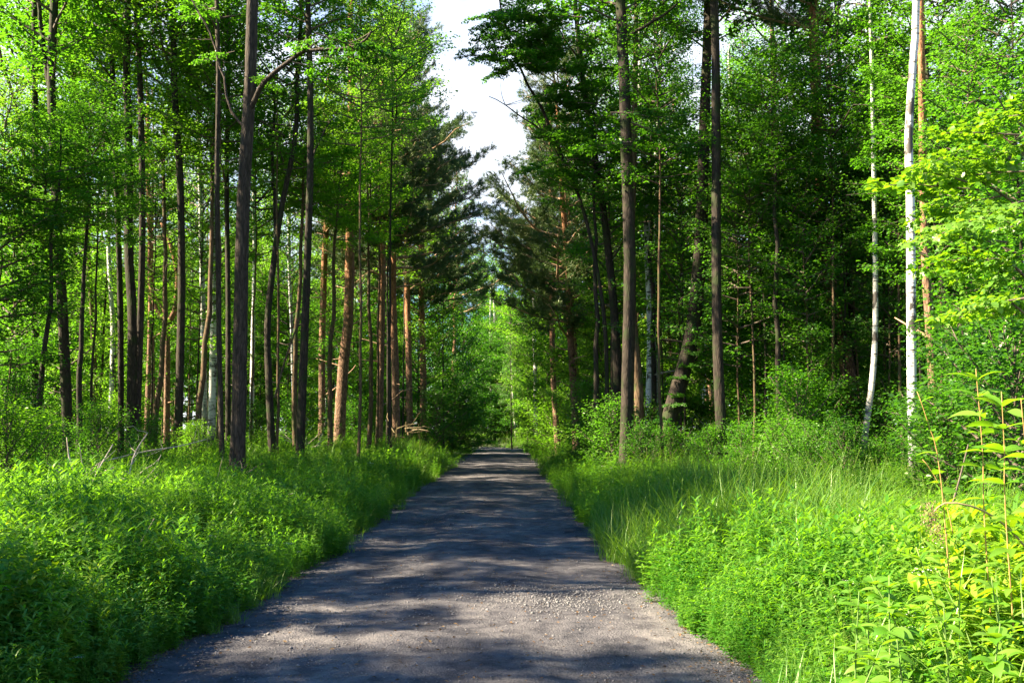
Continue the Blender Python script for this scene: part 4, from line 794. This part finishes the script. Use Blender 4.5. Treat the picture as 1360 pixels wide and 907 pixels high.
def make_cover(name, label, protos, pts, idx, scl, cat='plants'):
    col = bpy.data.collections.new(name + '_prototypes')
    for i, me in enumerate(protos):
        o_ = bpy.data.objects.new(f'{name}_kind_{i:02d}', me); col.objects.link(o_)
    n_ = len(pts); me = bpy.data.meshes.new(name); me.vertices.add(n_); me.vertices.foreach_set('co', np.asarray(pts, float).ravel()); me.update()
    q = np.random.RandomState(len(pts))
    a = me.attributes.new('idx', 'INT', 'POINT'); a.data.foreach_set('value', np.asarray(idx, np.int32))
    a = me.attributes.new('scl', 'FLOAT', 'POINT'); a.data.foreach_set('value', np.asarray(scl, np.float32))
    a = me.attributes.new('rot', 'FLOAT_VECTOR', 'POINT'); rt = np.stack([q.normal(0, .10, n_), q.normal(0, .10, n_), q.rand(n_) * 6.283], 1); a.data.foreach_set('vector', rt.astype(np.float32).ravel())
    o_ = obj(name, me); setp(o_, label, cat, None, 'stuff')
    ng = bpy.data.node_groups.new(name, 'GeometryNodeTree')
    ng.interface.new_socket('Geometry', in_out='INPUT', socket_type='NodeSocketGeometry'); ng.interface.new_socket('Geometry', in_out='OUTPUT', socket_type='NodeSocketGeometry')
    gi = ng.nodes.new('NodeGroupInput'); go = ng.nodes.new('NodeGroupOutput')
    ci = ng.nodes.new('GeometryNodeCollectionInfo'); ci.inputs['Collection'].default_value = col; ci.inputs['Separate Children'].default_value = True; ci.inputs['Reset Children'].default_value = True
    ip = ng.nodes.new('GeometryNodeInstanceOnPoints'); ip.inputs['Pick Instance'].default_value = True
    def na(nm, tp):
        x = ng.nodes.new('GeometryNodeInputNamedAttribute'); x.data_type = tp; x.inputs['Name'].default_value = nm; return x.outputs['Attribute']
    Lk = ng.links.new
    Lk(gi.outputs[0], ip.inputs['Points']); Lk(ci.outputs[0], ip.inputs['Instance']); Lk(na('idx', 'INT'), ip.inputs['Instance Index'])
    Lk(na('scl', 'FLOAT'), ip.inputs['Scale'])
    e2r = ng.nodes.new('FunctionNodeEulerToRotation'); Lk(na('rot', 'FLOAT_VECTOR'), e2r.inputs[0]); Lk(e2r.outputs[0], ip.inputs['Rotation'])
    Lk(ip.outputs[0], go.inputs[0])
    md = o_.modifiers.new('cover', 'NODES'); md.node_group = ng
    return o_

HP0 = [proto_herb(21, .72, 44, .15, .22, 'blade', stems=4, mn='herb_sunlit_tint'), proto_herb(22, .66, 40, .13, .42, 'oval', stems=4, mn='herb_sunlit_tint'), proto_herb(23, .8, 46, .16, .17, 'blade', stems=4, mn='herb_sunlit_tint')]
HP = [proto_herb(1, .85, 30, .12, .17, 'blade'), proto_herb(2, .80, 34, .10, .20, 'blade'), proto_herb(3, .9, 28, .13, .16, 'blade'),
      proto_herb(4, .7, 22, .085, .5, 'oval'), proto_herb(5, .65, 26, .075, .5, 'oval'),
      proto_herb(6, .55, 20, .09, .6, 'oval', 0), proto_herb(7, .75, 16, .08, .55, 'oval', .2, True, 2),
      proto_grass(8, 34, .75, .010), proto_grass(9, 30, .9, .009, .1), proto_grass(10, 40, .5, .008, .12), proto_grass(11, 24, .8, .007, .1, 'grass', 4),
      proto_grass(12, 9, .95, .006, .15, 'dry', 3)]
q = np.random.RandomState(21)
def scatter(n, ymin, ymax, emin, emax, side, ylog=True):
    y = ymin * (ymax / ymin) ** q.rand(n) if ylog else q.uniform(ymin, ymax, n)
    e = emin + (emax - emin) * q.rand(n) if emin is not None else 0
    if emin is None: lo_ = .02 + (.16 if side < 0 else .13) * sstep(-y, -10, -6) - (.24 if side < 0 else .16) * sstep(y, 5.5, 12.0); e = lo_ + (emax - lo_) * q.rand(n)
    x = xc(y) + side * (HALF + e - .28 * vnoise(y * 1.3 + 50 * side, y * .2) * (e < .6))
    keep = np.abs(x) < y * .58 + 2.2
    return x[keep], y[keep], e[keep]
def edge_jit(x, y, e): return x
def cover_points(n, side, emax_near):
    X_, Y_, E_ = [], [], []
    for (a, b, m_) in ((3.4, 9, .30), (9, 20, .30), (20, 45, .24), (45, 115, .16)):
        x, y, e = scatter(int(n * m_), a, b, None, emax_near + (b - 9) * .05, side, False); X_.append(x); Y_.append(y); E_.append(e)
    return map(np.concatenate, (X_, Y_, E_))
allp = []
for side, nm, lab in ((-1, 'left_verge_plants', 'left'), (1, 'right_verge_plants', 'right')):
    x, y, e = cover_points(15000, side, 5.0)
    patch = vnoise(x * .55 + 40 * side, y * .40 + 7); patch2 = vnoise(x * 1.1 + 9, y * .9 + 30 * side)
    w = q.rand(len(x)); idx = np.zeros(len(x), int)
    herb = np.select([w < .25, w < .5, w < .66, w < .8, w < .92], [0, 1, 2, 3, 4], 5)
    gra = np.select([w < .3, w < .6, w < .88, w < .985], [7, 8, 9, 10], 11)
    idx = np.where(patch + .25 * (q.rand(len(x)) - .5) > np.where((side > 0) & (y > 8.5) & (y < 17), .47, .30 if side < 0 else .36), herb, gra)
    if side > 0: idx = np.where((y < 9) & (q.rand(len(x)) < .7), herb, idx)
    idx = np.where((idx == 5) & (q.rand(len(x)) < .12), 6, idx); idx = np.where((idx == 3) & (q.rand(len(x)) < .05), 6, idx)
    sc = (.28 + .72 * (lambda k_: np.clip((e + .45 * k_) / (.8 - .0 * k_), 0, 1) ** (1 - .3 * k_))(sstep(y, 5.5, 12.0))) * (.70 + .6 * patch2) * q.uniform(.7, 1.15, len(x)) * .92
    sc *= 1 + .25 * sstep(y, 25, 60) * sstep(e, .4, 1.5)
    lowr = (side > 0) & (y > 10) & (e > 2.5); sc = np.where(lowr, sc * .85, sc)
    # slight flare at the foot: short grass at the very edge
    idx = np.where(e < .12 - .32 * sstep(y, 5.5, 12.0), 9, idx)
    idx = np.where((idx == 11) & (y < 24), 10, idx)
    if side > 0: idx = np.where((y < 7.5) & (e > .45 + .25 * (y - 4)) & (q.rand(len(x)) < .75), 12 + q.randint(0, 3, len(x)), idx)  # paler plants brighten the sunlit corner by colour
    else: idx = np.where((y < 9) & (q.rand(len(x)) < .08), 12 + q.randint(0, 3, len(x)), idx)
    make_cover(nm, f'dense green herbs and grasses crowding the {lab} verge of the road', HP + HP0, np.stack([x, y, np.where(e < .05, road_z(x, y), gz(x, y)) - .02], 1), idx, sc)
# forest-floor cover
x = q.uniform(-62, 62, 26000); y = 9 + 111 * q.rand(26000) ** 1.25; e = road_e(x, y); k = (e > 4.5) & (np.abs(x) < y * .54 + 2)
x, y = x[k], y[k]; w = q.rand(len(x)); idx = np.select([w < .3, w < .55, w < .75, w < .9], [3, 5, 4, 9], 7)
make_cover('forest_floor_plants', 'low shaded herbs and seedlings covering the forest floor', HP, np.stack([x, y, gz(x, y) - .02], 1), idx, q.uniform(.5, 1.15, len(x)))

# ------------------------------------------------------------------ single plants and deadwood that stand out
def one_leaf(seed, L, w, droop, n=6, fold=.18):
    q = np.random.RandomState(seed); t = np.linspace(0, 1, n); ws = w * L * np.sin(math.pi * t ** .8) ** .8; ws[0] = .004
    z = .10 * L * np.sin(t * 2.2) - droop * L * t ** 2.2
    V = np.concatenate([np.stack([t * L, 0 * t, z], 1), np.stack([t * L, ws, z + fold * ws], 1), np.stack([t * L, -ws, z + fold * ws], 1)]); Q = []
    for i in range(n - 1): Q += [[i, i + 1, n + i + 1, n + i], [i, 2 * n + i, 2 * n + i + 1, i + 1]]
    mb = MB(); mb.add(V, Q, None, q.rand(len(Q)) * .15 + .5 * q.rand() + .35); return mb.mesh('leaf', [M['leaf_near']], True)
LEAF = [one_leaf(i, 1.0, .15 + .02 * (i % 3), .15 + .08 * (i % 3)) for i in range(5)]
LEAFW = [one_leaf(20 + i, 1.0, .30, .12 + .1 * i) for i in range(3)]
def _vary(q): return q.choice([.6, .8, 1.0, 1.05, 1.15])
def leafy_stem(name, cat, label, pts, nl, L0, L1, u0=.15, wide=False, r=.0045, seed=0, m='redstem', group=None, opposite=True):
    q = random.Random(seed); base = Vector(pts[0]); t = empty(name, base, label, cat, group)
    p = smooth_path([tuple(Vector(v) - base) for v in pts], .08); s_ = np.linspace(0, 1, len(p))
    mb = MB(); mb.tube(p, r * (1.15 - .75 * s_), 6); obj('stem', mb.mesh('stem', [M[m]], True), M[m], t)
    for i in range(nl):
        u = u0 + (1 - u0) * (i + .5) / nl; k = min(int(u * (len(p) - 1)), len(p) - 1)
        az = (i // 2) * 1.9 + (math.pi * (i % 2) if opposite else i * 2.4) + q.uniform(-.3, .3)
        el = -.25 + .5 * u ** 2 + q.uniform(-.15, .15) + (.12 if u > .94 else 0)
        L = (L0 + (L1 - L0) * u) * q.uniform(.8, 1.1) * _vary(q)
        if q.random() < .10: continue
        u = min(1, max(u0, u + q.uniform(-.02, .02))); k = min(int(u * (len(p) - 1)), len(p) - 1)
        obj('leaf', q.choice(LEAFW if wide else LEAF), M['leaf_near'], t, tuple(p[k]), (q.uniform(-.55, .55), -el, az), L)
    return t
def ground_pt(px, Y, dz=0): v = P(px, 570, Y); return Vector((v.x, Y, GZ(v.x, Y) + dz))
LG = 'tall red-stemmed saplings at the right edge'
leafy_stem('sapling', 'plant', 'tall slender sapling with reddish stem and layered lance leaves, lit against dark shrubs', [ground_pt(1312, 5.2), P(1308, 700, 5.2), P(1305, 600, 5.2), P(1296, 490, 5.2)], 64, .21, .15, .22, seed=1, group=LG)
leafy_stem('sapling', 'plant', 'slightly shorter sapling nearer the right border with a yellow green stem', [ground_pt(1342, 5.0), P(1336, 690, 5.0), P(1334, 600, 5.0), P(1330, 520, 5.0)], 60, .20, .15, .22, seed=2, group=LG)
leafy_stem('sapling', 'plant', 'sapling leaning over the right border with long spreading bright leaves', [ground_pt(1385, 4.7), P(1375, 680, 4.7), P(1362, 590, 4.7), P(1356, 530, 4.7)], 60, .2, .16, .2, seed=3, group=LG)
leafy_stem('sapling', 'plant', 'bent low sapling with a few big leaves under the brightest birch', [ground_pt(1285, 6.2), P(1262, 690, 6.2), P(1240, 630, 6.2), P(1225, 610, 6.2)], 14, .10, .12, .3, True, seed=4)
leafy_stem('sapling', 'plant', 'young shoot with three broad upper leaves left of the tall red-stemmed saplings', [ground_pt(1262, 5.6), P(1250, 640, 5.6), P(1232, 560, 5.6), P(1218, 520, 5.6)], 12, .10, .13, .45, True, seed=5)
tallq = random.Random(9)
desc = ['leafy stalk of lance leaves nearest the lower right corner', 'leafy stalk rising highest above the sunlit clump at lower right', 'stout stalk with drooping leaves at the left rim of the sunlit clump',
        'pale stalk with toothed leaves facing the road beside the sunlit clump', 'upright leafy stalk between grass and the sunlit clump', 'thick leafy stalk in the middle of the sunlit clump',
        'leafy stalk at the bottom border of the view, right of the road', 'arching leafy stalk where the sunlit clump turns to shade', 'bright leafy stalk crowding the right border low down',
        'short leafy stalk in front of the sunlit clump', 'leafy stalk with spread top leaves behind the sunlit clump', 'yellow green leafy stalk second from the lower right corner']
for i, (px, Y, topy) in enumerate([(1330, 4.3, 770), (1215, 4.9, 705), (1150, 4.6, 765), (1190, 4.5, 745), (1125, 5.2, 770), (1250, 4.4, 780), (1130, 4.0, 830), (1165, 5.3, 740), (1355, 4.6, 745), (1210, 4.0, 820), (1280, 5.2, 735), (1300, 4.0, 800)]):
    a = ground_pt(px + tallq.uniform(-15, 15), Y); b = P(px, topy + 22, Y); c = (a + b) / 2 + Vector((tallq.uniform(-.12, .12), tallq.uniform(-.12, .12), 0)); b = b + Vector((tallq.uniform(-.15, .15), tallq.uniform(-.1, .1), 0))
    leafy_stem('tall_herb', 'plant', desc[i], [a, c, b], 84, .13, .09, .2, i % 4 == 3, .0055, 30 + i, 'greenstem', 'leafy stalks at the lower right')

# bent dry stalk with drooping seed head, right border
t = empty('dry_reed_stalk', ground_pt(1420, 5.4), 'pale bent dry stalk with a drooping brown seed head arching in from the right border', 'plant')
o0 = t.location.copy(); pp = smooth_path([(0, 0, 0)] + [tuple(P(px, py, Y) - o0) for px, py, Y in ((1385, 765, 5.3), (1358, 722, 5.2), (1325, 690, 5.1), (1290, 672, 5.0), (1255, 668, 5.0), (1240, 680, 5.0))], .05)
mb = MB(); mb.tube(pp, .008 * (1.1 - .6 * np.linspace(0, 1, len(pp))), 6); obj('stem', mb.mesh('stem', [M['dry']], True), M['dry'], t)
q = np.random.RandomState(3); mb = MB(); c0 = np.array(P(1240, 682, 5.0) - o0); nf = 420
u = q.rand(nf, 1); ps = c0 + np.concatenate([(-.03 + .05 * u) + q.normal(0, .022, (nf, 1)), q.normal(0, .02, (nf, 1)), .05 - .17 * u + q.normal(0, .012, (nf, 1))], 1)
leaves(mb, ps, q.normal(0, .5, (nf, 3)) + [0, 0, -1], q.normal(0, 1, (nf, 3)), .013, .005, 0, q.rand(nf), .1); M['seed'] = leaf_mat('seed', (0.10, 0.06, 0.035), (0.18, 0.11, 0.065), (0.28, 0.19, 0.12), (0.2, 0.12, 0.06), .15, .02); o_ = obj('seed_head', mb.mesh('seed_head'), M['seed'], t); o_['kind'] = 'stuff'

# leafy maple reaching in from the right
t = empty('maple_tree', ground_pt(1440, 9.5), 'sunlit maple branches with large pale leaves reaching in from the right border', 'tree')
o0 = t.location.copy(); stem(t, [(0, 0, 0), (.05, .1, 2.2), (-.05, .2, 4.5), (0, .1, 7)], .09, .04, M['bark_brown'], seed=3)
q = random.Random(8)
for i, (px, py) in enumerate([(1250, 235), (1275, 205), (1300, 180), (1330, 190), (1300, 235), (1270, 262), (1235, 250), (1320, 260), (1345, 225), (1340, 290), (1300, 290), (1265, 285), (1290, 320), (1325, 335), (1350, 360), (1300, 365), (1335, 400), (1280, 345), (1355, 150), (1355, 415), (1310, 395)]):
    Y = 9.5 + q.uniform(-1.0, 1.1); rz = math.pi + q.uniform(-.7, .6); v = P(px, py, Y) - o0; sc = q.uniform(.55, .85)
    b, f = NEARSPRAY[i % 4]; r_ = (q.uniform(-.3, .3), q.uniform(-.15, .25), rz); off = Vector((math.cos(rz), math.sin(rz), 0)) * .6 * sc
    obj('bough', b, M['twig'], t, v - off, r_, sc); o_ = obj('foliage', f, M['leaf_near'], t, v - off, r_, sc); o_['kind'] = 'stuff'
for i, (px, py) in enumerate([(1300, 240), (1310, 330), (1330, 180), (1340, 400)]):
    v = P(px, py, 9.5) - o0; mb = MB(); a = np.array([0, .1, v.z - .9]); b = np.array(v); tt = np.linspace(0, 1, 7)[:, None]
    mb.tube(a + (b - a) * tt + np.array([0, 0, .15]) * np.sin(tt * math.pi), .022 * (1.1 - .8 * tt[:, 0]), 6, .05, i); obj('limb', mb.mesh('limb', [M['bark_brown']], True), M['bark_brown'], t)

# dead wood
def stick(label, pl, r0, r1, m='deadwood', name='dead_branch', twigs=0, cat='dead branch', seed=0):
    pts = [P(*a) for a in pl]; base = pts[0]; q = np.random.RandomState(seed)
    p = smooth_path([tuple(v - base) for v in pts], .12); s_ = np.linspace(0, 1, len(p))
    t = empty(name, base, label, cat); mb = MB(); mb.tube(p, r0 + (r1 - r0) * s_, 7, .08, seed); obj('wood', mb.mesh('wood', [M[m]], True), M[m], t)
    for i in range(twigs):
        k = q.randint(len(p) // 4, len(p)); L = q.uniform(.2, .8); d = norm(q.normal(0, 1, 3) * [1, .6, .6] + [0, 0, .4]); tt = np.linspace(0, 1, 5)[:, None]
        mb = MB(); mb.tube(p[min(k, len(p) - 1)] + d * L * tt + q.normal(0, .04, (5, 3)) * tt, max(.004, r1 * .8) * (1.1 - .8 * tt[:, 0]), 4, cap=False); obj('twig', mb.mesh('twig', [M[m]]), M[m], t)
    return t
stick('thin black pole leaning right between the slim kinked trunk and straight black trunk', [(365, 528, 32), (378, 480, 31.5), (392, 440, 31), (404, 408, 30.5)], .035, .02, 'twig', seed=1)
stick('pale broken stick slanting up through the herbs far left', [(112, 665, 16), (130, 625, 16.3), (150, 590, 16.6)], .014, .008, seed=2)
stick('grey white birch log end half hidden in the grass at far left', [(12, 690, 11.5), (26, 700, 11.3), (42, 712, 11.1)], .035, .03, 'bark_birch', 'fallen_log', 0, 'log', 3)
stick('long grey fallen branch lying level left of the thickest grey trunk', [(140, 612, 22), (190, 600, 22), (240, 592, 22.5), (275, 583, 23)], .018, .008, 'deadwood', twigs=9, seed=4)
stick('upright twiggy dead branch among dark shrubs at left', [(175, 660, 17), (172, 630, 17), (180, 600, 17.2), (196, 575, 17.4)], .018, .008, 'deadwood', twigs=8, seed=5)
stick('dry straw coloured stalk leaning over the sunlit grass on the left', [(170, 748, 9.2), (188, 718, 9.2), (205, 688, 9.3)], .006, .004, 'dry', 'dry_stalk', 0, 'plant', 6)
stick('dry pale stalk leaning left in front of the root heap', [(283, 655, 17), (290, 630, 17), (296, 606, 17)], .010, .005, 'dry', 'dry_stalk', 0, 'plant', 7)
stick('thin pale branch curving down near the right border', [(1302, 515, 15), (1318, 480, 15), (1332, 455, 15), (1336, 425, 15)], .02, .010, 'deadwood', twigs=4, seed=8)
stick('dead grey stick leaning in front of the orange brown pine', [(1262, 680, 9), (1276, 630, 9), (1286, 590, 9)], .009, .005, 'twig', seed=9)
stick('dead pale branch jutting right from the white birch in the right cluster', [(868, 498, 33), (885, 494, 33), (900, 492, 33)], .035, .015, 'deadwood', seed=10)
bq = np.random.RandomState(12)
def brush(name, label, cx, cy, Y, wpx, hpx, n, m, seed, L=(.5, 1.5)):
    t = empty(name, P(cx, cy + hpx, Y), label, 'brushwood'); o0 = t.location.copy(); q = np.random.RandomState(seed)
    for i in range(n):
        a = np.array(P(cx + q.uniform(-wpx, wpx), cy + q.uniform(-hpx * .3, hpx), Y + q.uniform(-.5, .8)) - o0); d = norm(np.array([q.normal(0, 1), q.normal(0, .4), abs(q.normal(.1, .5))])); l = q.uniform(*L); tt = np.linspace(0, 1, 6)[:, None]
        p = a + d * l * tt + q.normal(0, .12 * l, 3) * tt ** 2 + q.normal(0, .03 * l, (6, 3)) * tt
        mb = MB(); mb.tube(p, q.uniform(.010, .03) * (1.1 - .8 * tt[:, 0]), 5, .1, i); obj('branch', mb.mesh('branch', [M[m]], True), M[m], t)
brush('brush_pile', 'heap of bleached dead branches behind the tall straight trunk standing apart', 925, 585, 34, 34, 16, 34, 'deadwood', 1)
brush('brush_pile', 'dark tangled root heap in the grass at the foot of the thickest grey trunk', 313, 632, 22, 14, 18, 26, 'twig', 2, (.2, .6))
brush('brush_pile', 'grey tangle of dead twigs in the herbs at the left', 150, 645, 17, 55, 16, 24, 'deadwood', 3, (.3, .9))
brush('brush_pile', 'pale dry stems at the foot of the large sunlit leaning pine', 402, 585, 37, 22, 10, 14, 'deadwood', 4, (.4, 1.1))
brush('brush_pile', 'straw coloured dead stems beside the shaded pine at the road', 535, 572, 46, 16, 10, 14, 'dry', 5, (.4, 1.2))

# fallen leaves and bark crumbs along the road edges
q = np.random.RandomState(31); nf = 5200
y = 4.5 * np.exp(q.rand(nf) * 2.3); sg = np.sign(q.rand(nf) - .5); u = sg * np.where(q.rand(nf) < .55, 1.02 - np.abs(q.normal(0, .09, nf)), q.rand(nf)); x = xc(y) + u * HALF
a = q.rand(nf) * 6.28; mb = MB(); leaves(mb, np.stack([x, y, road_z(x, y) + .024], 1), np.stack([np.cos(a), np.sin(a), q.normal(0, .25, nf)], 1), np.array([0, 0, 1]) + q.normal(0, .3, (nf, 3)), q.uniform(.012, .045, nf), q.uniform(.006, .025, nf), 0, q.rand(nf), .1)
M['litter'] = leaf_mat('litter', (0.05, 0.03, 0.018), (0.12, 0.07, 0.035), (0.24, 0.16, 0.08), (0.1, 0.06, 0.02), .1, .02)
o_ = obj('leaf_litter', mb.mesh('leaf_litter', [M['litter']])); setp(o_, 'brown fallen leaves and crumbs scattered along both road edges', 'leaf litter', None, 'stuff')
